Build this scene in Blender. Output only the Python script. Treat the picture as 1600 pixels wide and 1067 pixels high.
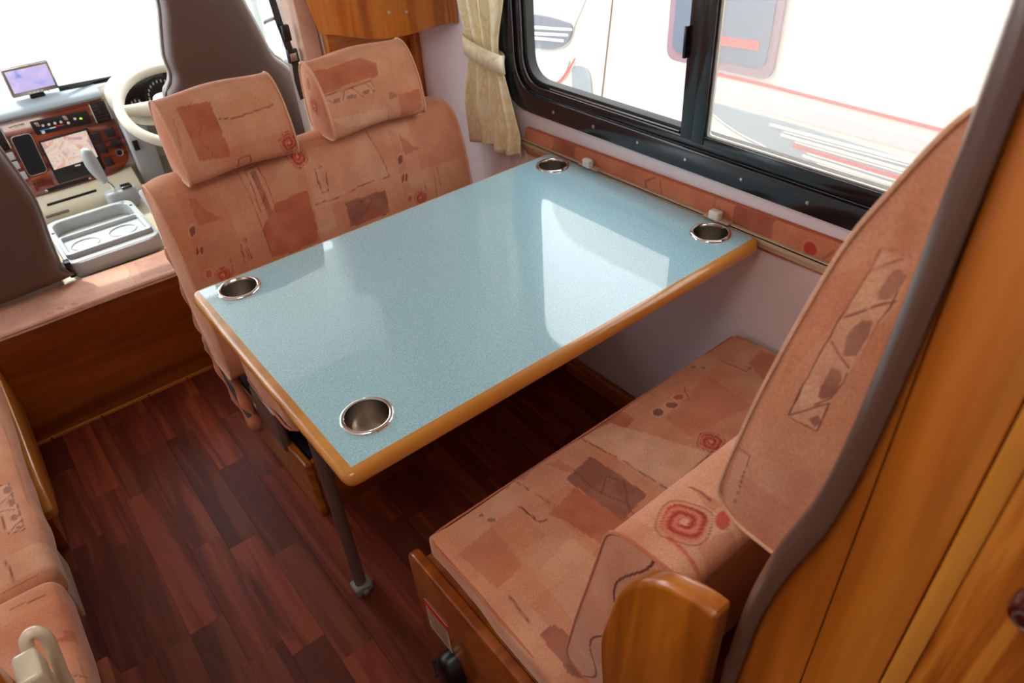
import bpy, bmesh, math, random
import numpy as np
from mathutils import Vector, Matrix
random.seed(7)
for o in list(bpy.data.objects): bpy.data.objects.remove(o)
C = bpy.context.scene.collection
sc = bpy.context.scene
# ---------------------------------------------------------------- camera
R = [[0.7759817269640262, 0.41926352136133915, -0.47124352417154497],
     [-0.6280219822800022, 0.4440819170581896, -0.6390458831062289],
     [-0.05865789964722726, 0.7918392201688506, 0.6079061606953517]]
cam = bpy.data.cameras.new('camera'); camo = bpy.data.objects.new('camera', cam); C.objects.link(camo)
camo.matrix_world = Matrix.Translation((0, 0, 1.42)) @ Matrix(R).to_4x4()
cam.sensor_width = 22.3; cam.lens = 1104.61 / 1600 * 22.3; cam.clip_start = 0.02
cam.dof.use_dof = True; cam.dof.focus_distance = 1.15; cam.dof.aperture_fstop = 5.6
sc.camera = camo
# ---------------------------------------------------------------- light
w = bpy.data.worlds.new('sky'); sc.world = w; w.use_nodes = True
bg = w.node_tree.nodes['Background']; bg.inputs[0].default_value = (0.90, 0.95, 1.0, 1); bg.inputs[1].default_value = 3.9
def lamp(name, kind, loc, rot, energy, color=(1, 1, 1), **k):
    l = bpy.data.lights.new(name, kind); l.energy = energy; l.color = color
    for a, b in k.items(): setattr(l, a, b)
    o = bpy.data.objects.new(name, l); o.location = loc; o.rotation_euler = rot; C.objects.link(o); return o
sunl = lamp('sun', 'SUN', (0, 0, 6), (0, 0, 0), 2.6, (1, .95, .86), angle=math.radians(1.0))
sunl.rotation_euler = Vector((0.16, -0.62, -1.0)).to_track_quat('-Z', 'Y').to_euler()
# added warm fill light under the ceiling, behind and above the photographer
lamp('interior_fill_light', 'AREA', (-.25, .25, 1.93), (math.radians(12), 0, 0), 4.6, (1, .93, .84), shape='RECTANGLE', size=.7, size_y=.35)
sc.view_settings.view_transform = 'Standard'; sc.view_settings.look = 'None'
sc.view_settings.gamma = 1; sc.view_settings.use_curve_mapping = False
sc.view_settings.exposure = 0.38
# ---------------------------------------------------------------- materials
def srgb(r, g=None, b=None):
    if g is None: r, g, b = r
    f = lambda c: (c / 255 / 12.92) if c / 255 <= .04045 else ((c / 255 + .055) / 1.055) ** 2.4
    return (f(r), f(g), f(b), 1)
MATS = {}
def base(name, col, rough=.5, metal=0, coat=0, spec=.5, sheen=0):
    m = bpy.data.materials.new(name); m.use_nodes = True
    b = m.node_tree.nodes['Principled BSDF']
    b.inputs['Base Color'].default_value = col if len(col) == 4 else (*col, 1)
    b.inputs['Roughness'].default_value = rough; b.inputs['Metallic'].default_value = metal
    b.inputs['Coat Weight'].default_value = coat; b.inputs['Coat Roughness'].default_value = .06
    b.inputs['Specular IOR Level'].default_value = spec
    b.inputs['Sheen Weight'].default_value = sheen; b.inputs['Sheen Roughness'].default_value = .4
    return m, m.node_tree, b
def N(nt, t, **k):
    n = nt.nodes.new(t)
    for a, v in k.items():
        if a in n.inputs: n.inputs[a].default_value = v
        else: setattr(n, a, v)
    return n
def ramp(nt, fac, stops):
    r = nt.nodes.new('ShaderNodeValToRGB'); e = r.color_ramp.elements
    while len(e) < len(stops): e.new(.5)
    for i, (p, c) in enumerate(stops): e[i].position = p; e[i].color = c
    nt.links.new(fac, r.inputs[0]); return r.outputs[0]
def coords(nt, scale=(1, 1, 1), kind='Object', rot=(0, 0, 0)):
    tc = nt.nodes.new('ShaderNodeTexCoord'); mp = nt.nodes.new('ShaderNodeMapping')
    mp.inputs['Scale'].default_value = scale; mp.inputs['Rotation'].default_value = rot
    nt.links.new(tc.outputs[kind], mp.inputs[0]); return mp.outputs[0]
def bump(nt, b, h, strength=.2, dist=.002):
    n = nt.nodes.new('ShaderNodeBump'); n.inputs['Strength'].default_value = strength; n.inputs['Distance'].default_value = dist
    nt.links.new(h, n.inputs['Height']); nt.links.new(n.outputs[0], b.inputs['Normal'])
def plain(name, col, rough=.5, **k):
    m, nt, b = base(name, col, rough, **k)
    v = coords(nt, (1, 1, 1)); n = N(nt, 'ShaderNodeTexNoise', Scale=60.0, Detail=3.0)
    nt.links.new(v, n.inputs['Vector']); bump(nt, b, n.outputs[0], .06, .001)
    return m
def wood(name, dark, mid, light, axis='z', rough=.28, coat=.5, fine=1.0, rnd=False, grain=1.0):
    m, nt, b = base(name, mid, rough, coat=coat)
    s = {'x': (.6, 9, 9), 'y': (9, .6, 9), 'z': (9, 9, .6)}[axis]
    v = coords(nt, tuple(a * fine for a in s))
    if rnd:
        oi = nt.nodes.new('ShaderNodeObjectInfo'); ad = N(nt, 'ShaderNodeVectorMath', operation='MULTIPLY_ADD')
        cmb = nt.nodes.new('ShaderNodeCombineXYZ')
        for i in range(3): nt.links.new(oi.outputs['Random'], cmb.inputs[i])
        ad.inputs[1].default_value = (37, 53, 71); nt.links.new(cmb.outputs[0], ad.inputs[0]); nt.links.new(v, ad.inputs[2]); v = ad.outputs[0]
    n1 = N(nt, 'ShaderNodeTexNoise', Scale=1.0, Detail=4.0, Roughness=.55, Distortion=.6); nt.links.new(v, n1.inputs['Vector'])
    # cathedral figure: rings of a slowly varying field
    mul = N(nt, 'ShaderNodeMath', operation='MULTIPLY'); mul.inputs[1].default_value = 26.0 * grain; nt.links.new(n1.outputs[0], mul.inputs[0])
    sn = N(nt, 'ShaderNodeMath', operation='SINE'); nt.links.new(mul.outputs[0], sn.inputs[0])
    mr = N(nt, 'ShaderNodeMath', operation='MULTIPLY_ADD'); mr.inputs[1].default_value = .5; mr.inputs[2].default_value = .5; nt.links.new(sn.outputs[0], mr.inputs[0])
    n2 = N(nt, 'ShaderNodeTexNoise', Scale=14.0, Detail=2.0); nt.links.new(v, n2.inputs['Vector'])
    mx = N(nt, 'ShaderNodeMix', data_type='FLOAT'); mx.inputs[0].default_value = .55
    nt.links.new(mr.outputs[0], mx.inputs[2]); nt.links.new(n1.outputs[0], mx.inputs[3])
    c = ramp(nt, mx.outputs[0], [(.15, dark), (.5, mid), (.85, light)])
    mc = N(nt, 'ShaderNodeMix', data_type='RGBA', blend_type='MULTIPLY'); mc.inputs[0].default_value = .35
    g = ramp(nt, n2.outputs[0], [(.3, (.6, .55, .5, 1)), (.6, (1, 1, 1, 1))])
    nt.links.new(c, mc.inputs[6]); nt.links.new(g, mc.inputs[7]); out = mc.outputs[2]
    if rnd:
        hs = nt.nodes.new('ShaderNodeHueSaturation'); mr2 = N(nt, 'ShaderNodeMapRange'); mr2.inputs[3].default_value = .62; mr2.inputs[4].default_value = 1.2
        at = nt.nodes.new('ShaderNodeObjectInfo'); nt.links.new(at.outputs['Random'], mr2.inputs[0]); nt.links.new(mr2.outputs[0], hs.inputs['Value'])
        nt.links.new(out, hs.inputs['Color']); out = hs.outputs[0]
    nt.links.new(out, b.inputs['Base Color']); bump(nt, b, n2.outputs[0], .08, .001)
    if rnd: b.inputs['Specular IOR Level'].default_value = .22
    return m
def fabric(name):
    m, nt, b = base(name, (1, 1, 1), .85, sheen=.35, spec=.2)
    b.inputs['Sheen Tint'].default_value = (1, .8, .7, 1)
    a = nt.nodes.new('ShaderNodeVertexColor'); a.layer_name = 'print'
    v = coords(nt); n = N(nt, 'ShaderNodeTexNoise', Scale=450.0, Detail=2.0); nt.links.new(v, n.inputs['Vector'])
    n3 = N(nt, 'ShaderNodeTexNoise', Scale=14.0, Detail=5.0, Roughness=.6); nt.links.new(v, n3.inputs['Vector'])
    g = ramp(nt, n.outputs[0], [(.3, (.84, .84, .84, 1)), (.7, (1.08, 1.08, 1.08, 1))])
    g2 = ramp(nt, n3.outputs[0], [(.3, (.88, .84, .80, 1)), (.65, (1.06, 1.05, 1.04, 1))])
    m1 = N(nt, 'ShaderNodeMix', data_type='RGBA', blend_type='MULTIPLY'); m1.inputs[0].default_value = 1
    m2 = N(nt, 'ShaderNodeMix', data_type='RGBA', blend_type='MULTIPLY'); m2.inputs[0].default_value = 1
    nt.links.new(a.outputs[0], m1.inputs[6]); nt.links.new(g, m1.inputs[7]); nt.links.new(m1.outputs[2], m2.inputs[6]); nt.links.new(g2, m2.inputs[7])
    nt.links.new(m2.outputs[2], b.inputs['Base Color']); bump(nt, b, n.outputs[0], .25, .0006)
    return m
def laminate():
    m, nt, b = base('table_laminate', srgb(165, 205, 212), .32, coat=1, spec=.4); b.inputs['Coat Roughness'].default_value = .035; b.inputs['Coat IOR'].default_value = 1.6
    v = coords(nt); n = N(nt, 'ShaderNodeTexNoise', Scale=380.0, Detail=3.0, Roughness=.75); nt.links.new(v, n.inputs['Vector'])
    c = ramp(nt, n.outputs[0], [(.32, srgb(132, 182, 198)), (.48, srgb(158, 204, 217)), (.68, srgb(186, 222, 230))])
    nt.links.new(c, b.inputs['Base Color'])
    o = N(nt, 'ShaderNodeTexNoise', Scale=3.0, Detail=1.0); nt.links.new(v, o.inputs['Vector'])
    return m
def glass(name, tint=(1, 1, 1, 1), refl=.08, rough=0.0):
    m = bpy.data.materials.new(name); m.use_nodes = True; nt = m.node_tree; nt.nodes.clear()
    o = nt.nodes.new('ShaderNodeOutputMaterial'); t = nt.nodes.new('ShaderNodeBsdfTransparent'); t.inputs[0].default_value = tint
    g = nt.nodes.new('ShaderNodeBsdfGlossy'); g.inputs['Roughness'].default_value = rough
    lw = nt.nodes.new('ShaderNodeLayerWeight'); lw.inputs[0].default_value = .25
    mu = N(nt, 'ShaderNodeMath', operation='MULTIPLY'); mu.inputs[1].default_value = refl * 3; nt.links.new(lw.outputs['Fresnel'], mu.inputs[0])
    mx = nt.nodes.new('ShaderNodeMixShader'); nt.links.new(mu.outputs[0], mx.inputs[0]); nt.links.new(t.outputs[0], mx.inputs[1]); nt.links.new(g.outputs[0], mx.inputs[2])
    nt.links.new(mx.outputs[0], o.inputs[0]); return m
def meshmat(name):
    m = bpy.data.materials.new(name); m.use_nodes = True; nt = m.node_tree; nt.nodes.clear()
    o = nt.nodes.new('ShaderNodeOutputMaterial'); t = nt.nodes.new('ShaderNodeBsdfTransparent')
    d = nt.nodes.new('ShaderNodeBsdfTranslucent'); d.inputs[0].default_value = (.8, .8, .78, 1)
    d2 = nt.nodes.new('ShaderNodeBsdfDiffuse'); d2.inputs[0].default_value = (.75, .75, .73, 1)
    v = coords(nt, (1, 1, 1)); n = N(nt, 'ShaderNodeTexNoise', Scale=900.0, Detail=0.0); nt.links.new(v, n.inputs['Vector'])
    a = nt.nodes.new('ShaderNodeMixShader'); nt.links.new(d.outputs[0], a.inputs[1]); nt.links.new(d2.outputs[0], a.inputs[2])
    mr = N(nt, 'ShaderNodeMapRange'); mr.inputs[3].default_value = .10; mr.inputs[4].default_value = .32; nt.links.new(n.outputs[0], mr.inputs[0])
    b = nt.nodes.new('ShaderNodeMixShader'); nt.links.new(mr.outputs[0], b.inputs[0]); nt.links.new(t.outputs[0], b.inputs[1]); nt.links.new(a.outputs[0], b.inputs[2])
    nt.links.new(b.outputs[0], o.inputs[0]); return m
def emit(name, stops, scale, strength=1.0):
    m, nt, b = base(name, (0, 0, 0, 1), .2, coat=.3)
    v = coords(nt); n = N(nt, 'ShaderNodeTexNoise', Scale=scale, Detail=4.0, Distortion=1.5); nt.links.new(v, n.inputs['Vector'])
    nt.links.new(ramp(nt, n.outputs[0], stops), b.inputs['Emission Color']); b.inputs['Emission Strength'].default_value = strength
    return m
M = dict(
    fabric=fabric('printed_velour'), lam=laminate(),
    honey=wood('honey_wood', srgb(150, 76, 14), srgb(190, 108, 28), srgb(208, 132, 48), 'z'),
    honeyY=wood('honey_wood_along_y', srgb(150, 80, 18), srgb(186, 110, 34), srgb(206, 136, 58), 'y'),
    honeyX=wood('honey_wood_along_x', srgb(150, 80, 18), srgb(190, 114, 36), srgb(208, 138, 58), 'x'),
    doorwood=wood('ribbed_door_wood', srgb(140, 66, 10), srgb(186, 104, 26), srgb(214, 140, 54), 'z', fine=2.2, rough=.4, coat=.2, grain=1.3),
    band=wood('pale_band_wood', srgb(186, 112, 30), srgb(204, 132, 44), srgb(216, 146, 60), 'z'),
    dkwood=wood('amber_board', srgb(124, 56, 8), srgb(150, 74, 14), srgb(166, 88, 22), 'x', rough=.3),
    plank=wood('red_brown_plank', srgb(86, 30, 18), srgb(130, 56, 36), srgb(152, 76, 48), 'y', rough=.5, coat=.0, fine=1.3, rnd=True, grain=.8),
    burl=wood('burl_dash_trim', srgb(70, 22, 10), srgb(120, 46, 22), srgb(160, 70, 34), 'x', rough=.12, coat=1, fine=5, grain=.5),
    gap=plain('joint_brown', srgb(70, 32, 24), .8),  # plank-like brown of the floor bed in the joints
    wall=plain('pale_lilac_wallboard', srgb(232, 220, 224), .5),
    white=plain('white_shell', srgb(225, 222, 216), .6),
    trim=plain('brown_vinyl_trim', srgb(86, 60, 50), .30, coat=.3),
    leg=plain('taupe_leg', srgb(120, 100, 88), .3, metal=.3),
    foot=plain('grey_foot', srgb(128, 122, 114), .5),
    black=plain('black_plastic', srgb(18, 18, 20), .35), blackm=plain('black_cloth', srgb(14, 13, 13), .9),
    frame=plain('black_window_frame', srgb(26, 27, 31), .22, coat=.3),
    rubber=plain('rubber_seal', srgb(20, 20, 20), .5),
    silver=base('brushed_silver', srgb(190, 186, 178), .3, metal=1)[0], chrome=base('chrome', (.85, .84, .83, 1), .06, metal=1)[0],
    cup=base('cup_steel', srgb(214, 206, 196), .22, metal=1)[0],
    sofaw=wood('sofa_board_wood', srgb(112, 48, 8), srgb(136, 62, 12), srgb(150, 76, 18), 'y', rough=.8, coat=0),
    edge=wood('table_edge_wood', srgb(184, 116, 36), srgb(204, 136, 50), srgb(216, 150, 64), 'x', fine=.35),
    tan=plain('beige_rail', srgb(196, 176, 150), .35), cream=plain('cream_plastic', srgb(226, 214, 188), .25, coat=.4),
    clip=plain('white_clip', srgb(225, 222, 215), .3),
    knob=plain('dark_red_brown_knob', srgb(74, 22, 14), .25, coat=.6),
    curtain=None, vinyl=plain('brown_seat_vinyl', srgb(98, 76, 68), .5), vinyle=plain('grey_seat_edge', srgb(120, 112, 108), .45),
    beige=plain('beige_console', srgb(206, 196, 170), .5), grey=plain('grey_tray', srgb(176, 182, 184), .45), greyd=plain('grey_tray_floor', srgb(150, 148, 140), .5),
    dash=plain('grey_dash_top', srgb(150, 160, 168), .5), creamd=plain('cream_dash', srgb(206, 200, 184), .5),
    pad=None, belt=plain('belt_webbing', srgb(60, 58, 60), .6), red=plain('red_sticker', srgb(200, 30, 35), .5), paper=plain('label_paper', srgb(190, 150, 120), .6),
    vwhite=plain('white_van_paint', srgb(216, 210, 197), .35, coat=.3), vglass=plain('dark_van_glass', srgb(98, 108, 122), .1, coat=.4), vgrey=plain('silver_grey_graphic', srgb(184, 184, 184), .4),
    vblue=plain('blue_grey_graphic', srgb(140, 152, 157), .4), vred=plain('red_graphic', srgb(222, 84, 82), .4), vpink=plain('pink_frame', srgb(140, 112, 122), .4), vtan=plain('tan_line', srgb(226, 216, 186), .4),
    ground=plain('pale_concrete', srgb(205, 200, 190), .9),
    amber=emit('amber_tell_tale', [(0, (1, .5, .05, 1)), (1, (1, .5, .05, 1))], 1, 1.5), green=emit('green_lamp', [(0, (.3, 1, .05, 1)), (1, (.3, 1, .05, 1))], 1, 1.2), redl=emit('red_lamp', [(0, (1, .05, .08, 1)), (1, (1, .05, .08, 1))], 1, 1.2),
    num=plain('white_marks', srgb(220, 220, 215), .5), bluem=plain('blue_marks', srgb(50, 110, 180), .5),
    navi=emit('map_screen', [(.35, srgb(190, 160, 150)), (.5, srgb(214, 196, 180)), (.62, srgb(205, 150, 130)), (.7, srgb(150, 140, 190))], 22, .9),
    rear=emit('camera_screen', [(.3, srgb(120, 140, 200)), (.42, srgb(176, 168, 216)), (.55, srgb(186, 172, 214)), (.75, srgb(200, 205, 225))], 9, 1.0),
    glass=glass('clear_glass'), glassv=glass('windscreen_glass', (.95, .98, .97, 1), .05), net=meshmat('insect_screen_mesh'),
)
def curtain_mat():
    m, nt, b = base('damask_curtain', srgb(214, 196, 150), .5, sheen=.5)
    v = coords(nt, (1, 1, .6)); n = N(nt, 'ShaderNodeTexNoise', Scale=22.0, Detail=2.0, Distortion=2.0); nt.links.new(v, n.inputs['Vector'])
    nt.links.new(ramp(nt, n.outputs[0], [(.42, srgb(252, 242, 206)), (.55, srgb(240, 222, 172)), (.62, srgb(253, 244, 212))]), b.inputs['Base Color'])
    nt.links.new(ramp(nt, n.outputs[0], [(.4, (.6, .6, .6, 1)), (.6, (.35, .35, .35, 1))]), b.inputs['Roughness']); return m
M['curtain'] = curtain_mat()
# ---------------------------------------------------------------- mesh helpers
def link(name, me, mat, parent=None):
    o = bpy.data.objects.new(name, me); C.objects.link(o)
    if mat is not None and not me.materials: me.materials.append(mat)
    if parent is not None: o.parent = parent
    return o
def smooth(me, ang=40):
    me.shade_smooth()
    try: me.set_sharp_from_angle(angle=math.radians(ang))
    except Exception: pass
def rel(o, parent):   # geometry is written in world metres; keep it there under a parent standing at its base
    if parent is not None: o.matrix_parent_inverse = Matrix.Translation(-parent.location)
    return o
def mesh(name, V, F, mat, parent=None, sm=True, ang=40):
    me = bpy.data.meshes.new(name); me.from_pydata([tuple(map(float, v)) for v in V], [], F); me.update()
    if sm: smooth(me, ang)
    return rel(link(name, me, mat, parent), parent)
def frombm(name, bm, mat, parent=None, ang=40):
    bmesh.ops.recalc_face_normals(bm, faces=bm.faces); me = bpy.data.meshes.new(name); bm.to_mesh(me); bm.free(); smooth(me, ang)
    return rel(link(name, me, mat, parent), parent)
def thing(name, label, cat, loc=(0, 0, 0), group=None):
    o = bpy.data.objects.new(name, None); C.objects.link(o); o.location = loc; o.empty_display_size = .05
    o['label'] = label; o['category'] = cat
    if group: o['group'] = group
    return o
def tag(o, label, cat, group=None):
    o['label'] = label; o['category'] = cat
    if group: o['group'] = group
    return o
def struct(o): o['kind'] = 'structure'; return o
def bx(bm, x0, x1, y0, y1, z0, z1, bev=0, seg=2):
    t = bmesh.new(); bmesh.ops.create_cube(t, size=1)
    for v in t.verts: v.co = Vector(((x0 + x1) / 2 + v.co.x * (x1 - x0), (y0 + y1) / 2 + v.co.y * (y1 - y0), (z0 + z1) / 2 + v.co.z * (z1 - z0)))
    if bev > 0: bmesh.ops.bevel(t, geom=t.edges[:], offset=bev, segments=seg, profile=.5, affect='EDGES')
    me = bpy.data.meshes.new('t'); t.to_mesh(me); t.free(); bm.from_mesh(me); bpy.data.meshes.remove(me)
def box(name, x0, x1, y0, y1, z0, z1, mat, parent=None, bev=.002, seg=2):
    bm = bmesh.new(); bx(bm, x0, x1, y0, y1, z0, z1, bev, seg); return frombm(name, bm, mat, parent)
def prism(name, pts, axis, a, b, mat, parent=None, bev=.0, seg=2):
    """polygon pts in the two other axes (order: x->(y,z), y->(x,z), z->(x,y)) extruded a..b"""
    bm = bmesh.new(); mk = {'x': lambda p, t: (t, p[0], p[1]), 'y': lambda p, t: (p[0], t, p[1]), 'z': lambda p, t: (p[0], p[1], t)}[axis]
    A = [bm.verts.new(mk(p, a)) for p in pts]; B = [bm.verts.new(mk(p, b)) for p in pts]; n = len(pts)
    bm.faces.new(A); bm.faces.new(B[::-1])
    for i in range(n): bm.faces.new((A[i], B[i], B[(i + 1) % n], A[(i + 1) % n]))
    bmesh.ops.recalc_face_normals(bm, faces=bm.faces)
    if bev > 0:
        ed = [e for e in bm.edges if e.calc_face_angle(0) > .6]; bmesh.ops.bevel(bm, geom=ed, offset=bev, segments=seg, profile=.5, affect='EDGES')
    return frombm(name, bm, mat, parent)
def tubebm(bm, path, r, n=10, closed=False, flat=1.0, up=None, caps=True):
    P = [Vector(p) for p in path]; m = len(P); rings = []; prev = None
    for i in range(m):
        if closed: t = P[(i + 1) % m] - P[i - 1]
        else: t = P[min(i + 1, m - 1)] - P[max(i - 1, 0)]
        t.normalize()
        if prev is None:
            u = Vector(up) if up else (Vector((0, 0, 1)) if abs(t.z) < .9 else Vector((1, 0, 0)))
        else: u = prev
        u = (u - t * u.dot(t)).normalized(); prev = u; v = t.cross(u); rr = r[i] if isinstance(r, (list, tuple)) else r
        rings.append([bm.verts.new(P[i] + u * (rr * math.cos(2 * math.pi * k / n)) + v * (rr * flat * math.sin(2 * math.pi * k / n))) for k in range(n)])
    L = m if closed else m - 1
    for i in range(L):
        A, B = rings[i], rings[(i + 1) % m]
        for k in range(n): bm.faces.new((A[k], A[(k + 1) % n], B[(k + 1) % n], B[k]))
    if not closed and caps: bm.faces.new(rings[0][::-1]); bm.faces.new(rings[-1])
def tube(name, path, r, mat, parent=None, **k):
    bm = bmesh.new(); tubebm(bm, path, r, **k); return frombm(name, bm, mat, parent)
def lathebm(bm, prof, c, n=40, ax='z'):
    rings = []
    for (r, h) in prof:
        ring = []
        for k in range(n):
            a = 2 * math.pi * k / n; p = (r * math.cos(a), r * math.sin(a), h)
            if ax == 'x': p = (h, p[0], p[1])
            if ax == 'y': p = (p[0], h, p[1])
            ring.append(bm.verts.new((c[0] + p[0], c[1] + p[1], c[2] + p[2])))
        rings.append(ring)
    for i in range(len(rings) - 1):
        for k in range(n): bm.faces.new((rings[i][k], rings[i][(k + 1) % n], rings[i + 1][(k + 1) % n], rings[i + 1][k]))
    return rings
def lathe(name, prof, c, mat, parent=None, n=40, ax='z', cap0=True, cap1=True):
    bm = bmesh.new(); r = lathebm(bm, prof, c, n, ax)
    if cap0: bm.faces.new(r[0][::-1])
    if cap1: bm.faces.new(r[-1])
    return frombm(name, bm, mat, parent)
def spl(pts, n=8, closed=False):
    P = [Vector(p) for p in pts]; out = []; m = len(P)
    for i in range(m if closed else m - 1):
        p0 = P[i - 1] if (closed or i > 0) else P[0]; p1 = P[i]; p2 = P[(i + 1) % m]; p3 = P[(i + 2) % m] if (closed or i + 2 < m) else P[-1]
        for k in range(n):
            t = k / n; out.append(.5 * ((2 * p1) + (p2 - p0) * t + (2 * p0 - 5 * p1 + 4 * p2 - p3) * t * t + (3 * p1 - p0 - 3 * p2 + p3) * t ** 3))
    if not closed: out.append(P[-1])
    return out
def resample(P, d, closed=True):
    P = [np.array(p, float) for p in P]
    if closed: P = P + [P[0]]
    seg = [np.linalg.norm(P[i + 1] - P[i]) for i in range(len(P) - 1)]; cum = np.concatenate([[0], np.cumsum(seg)])
    n = max(8, int(round(cum[-1] / d))); s = np.linspace(0, cum[-1], n, endpoint=not closed); A = np.array(P)
    return np.stack([np.interp(s, cum, A[:, j]) for j in range(A.shape[1])], 1)
def roundpoly(pts, r, n=5):
    out = []; m = len(pts); rs = r if isinstance(r, (list, tuple)) else [r] * m
    for i in range(m):
        p = Vector(pts[i]); a = Vector(pts[i - 1]) - p; b = Vector(pts[(i + 1) % m]) - p; rr = min(rs[i], a.length * .49, b.length * .49)
        if rr <= 0: out.append(tuple(p)); continue
        s = p + a.normalized() * rr; e = p + b.normalized() * rr
        for k in range(n + 1):
            t = k / n; q = s * (1 - t) ** 2 + p * 2 * t * (1 - t) + e * t * t; out.append(tuple(q))
    return out
# ---------------------------------------------------------------- printed velour
COL = {k: np.array(srgb(*v)[:3]) for k, v in dict(base=(214, 150, 116), lite=(228, 178, 146), mid=(198, 118, 86), deep=(186, 98, 70), grey=(150, 98, 82), dark=(120, 60, 56), line=(104, 50, 40), red=(196, 62, 48), warm=(212, 138, 98)).items()}
def h2(ix, iy, s):
    with np.errstate(over='ignore'):
        h = (ix.astype(np.int64) * 374761393 + iy.astype(np.int64) * 668265263 + s * 1274126177) & 0xffffffff
        h = ((h ^ (h >> 13)) * 1274126177) & 0xffffffff
        return ((h ^ (h >> 16)) & 0xffff) / 65535.0
def vn(x, y, s=0):
    ix = np.floor(x); iy = np.floor(y); fx = x - ix; fy = y - iy; fx = fx * fx * (3 - 2 * fx); fy = fy * fy * (3 - 2 * fy)
    ix = ix.astype(int); iy = iy.astype(int)
    return (h2(ix, iy, s) * (1 - fx) + h2(ix + 1, iy, s) * fx) * (1 - fy) + (h2(ix, iy + 1, s) * (1 - fx) + h2(ix + 1, iy + 1, s) * fx) * fy
def seg_d(p, a, b):
    a = np.array(a); b = np.array(b); d = b - a; t = np.clip(((p - a) @ d) / max(d @ d, 1e-12), 0, 1)
    return np.linalg.norm(p - (a + t[:, None] * d), axis=1)
def inpoly(p, poly):
    c = np.zeros(len(p), bool); n = len(poly)
    for i in range(n):
        x1, y1 = poly[i]; x2, y2 = poly[(i + 1) % n]
        if y1 == y2: continue
        c ^= ((p[:, 1] < y1) != (p[:, 1] < y2)) & (p[:, 0] < (x2 - x1) * (p[:, 1] - y1) / (y2 - y1) + x1)
    return c
def paint(p, motifs, seed=0, mask=None, wob=.0025):
    """p: (N,2) cloth coordinates in metres -> linear colours"""
    x, y = p[:, 0], p[:, 1]
    w1 = p + wob * np.stack([vn(x * 90, y * 90, 1) - .5, vn(x * 90, y * 90, 2) - .5], 1)
    col = np.tile(COL['base'], (len(p), 1)); blot = vn(x * 9 + seed, y * 9, 3) * .6 + vn(x * 24, y * 24 + seed, 4) * .4
    col = col + (COL['lite'] - col) * np.clip((blot - .5) * 2.2, 0, 1)[:, None] * .8
    col = col + (COL['warm'] - col) * np.clip((.5 - blot) * 2.5, 0, 1)[:, None] * .9
    # loose patchwork of the cloth
    cx = np.floor((x + .03 * np.floor(y / .13)) / .17 + seed * .37); cy = np.floor(y / .13 + seed * .21); hh = h2(cx.astype(int), cy.astype(int), 11 + seed)
    k = (hh > .62)[:, None] * .45 * (.5 + vn(x * 30, y * 30, 8))[:, None]; col = col + (COL['mid'] - col) * np.clip(k, 0, 1) * (0.6)
    def mix(c, a):
        nonlocal col
        col = col + (COL[c] - col) * np.clip(a, 0, 1)[:, None]
    for m in motifs:
        if m[0] == 'poly':
            a = inpoly(w1, m[1]) * m[3] * (.72 + .5 * vn(x * 40, y * 40, 5)); mix(m[2], a)
            if m[2] == 'grey' and m[3] >= .7:
                mix('deep', inpoly(w1, m[1]) * np.clip(vn(x * 26, y * 26, 19) - .55, 0, 1) * 1.6)
        elif m[0] == 'line':
            pts = m[1]; d = np.min([seg_d(w1, pts[i], pts[i + 1]) for i in range(len(pts) - 1)], axis=0)
            wd = m[2] * (.7 + .9 * vn(x * 160, y * 160, 6)); mix(m[3], np.clip(1.3 - d / wd, 0, 1) * m[4] * np.clip(.55 + vn(x * 60, y * 60, 7), 0, 1))
        elif m[0] == 'ell':
            c, A, B = map(np.array, m[1:4]); q = np.linalg.solve(np.stack([A, B], 1), (w1 - c).T); r = np.hypot(q[0], q[1])
            mix('lite', (r < 1.45) * .4); mix(m[4], np.clip((1.05 - r) * 9, 0, 1) * m[5])
        elif m[0] == 'spiral':
            c = np.array(m[1]); s = m[2]; q = (w1 - c) / s; q = q @ np.array([[.92, -.38], [.38, .92]]); sq = (np.abs(q[:, 0]) ** 3.2 + np.abs(q[:, 1]) ** 3.2) ** (1 / 3.2)
            a = np.arctan2(q[:, 1], q[:, 0]); ph = sq * 2.6 - a / (2 * math.pi)
            mix('mid', (sq < 1.0) * .35); mix('red', (sq < .82) * (.35 + .5 * (np.abs(ph - np.round(ph)) < .30)))
            mix('line', (sq < .80) * (np.abs(ph - np.round(ph)) < .09) * .7); mix('line', np.clip(1 - np.abs(sq - 1.0) * s / .0012, 0, 1) * .8); mix('lite', (sq < .16) * .7)
    return col
def setprint(me, col):
    a = me.color_attributes.new('print', 'FLOAT_COLOR', 'POINT'); d = np.ones((len(me.vertices), 4), 'f'); d[:, :3] = col; a.data.foreach_set('color', d.ravel())
def printed(name, V, F, parent, proj, ang=60):
    o = mesh(name, V, F, M['fabric'], parent, ang=ang); setprint(o.data, proj(np.array(V))); return o
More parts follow.
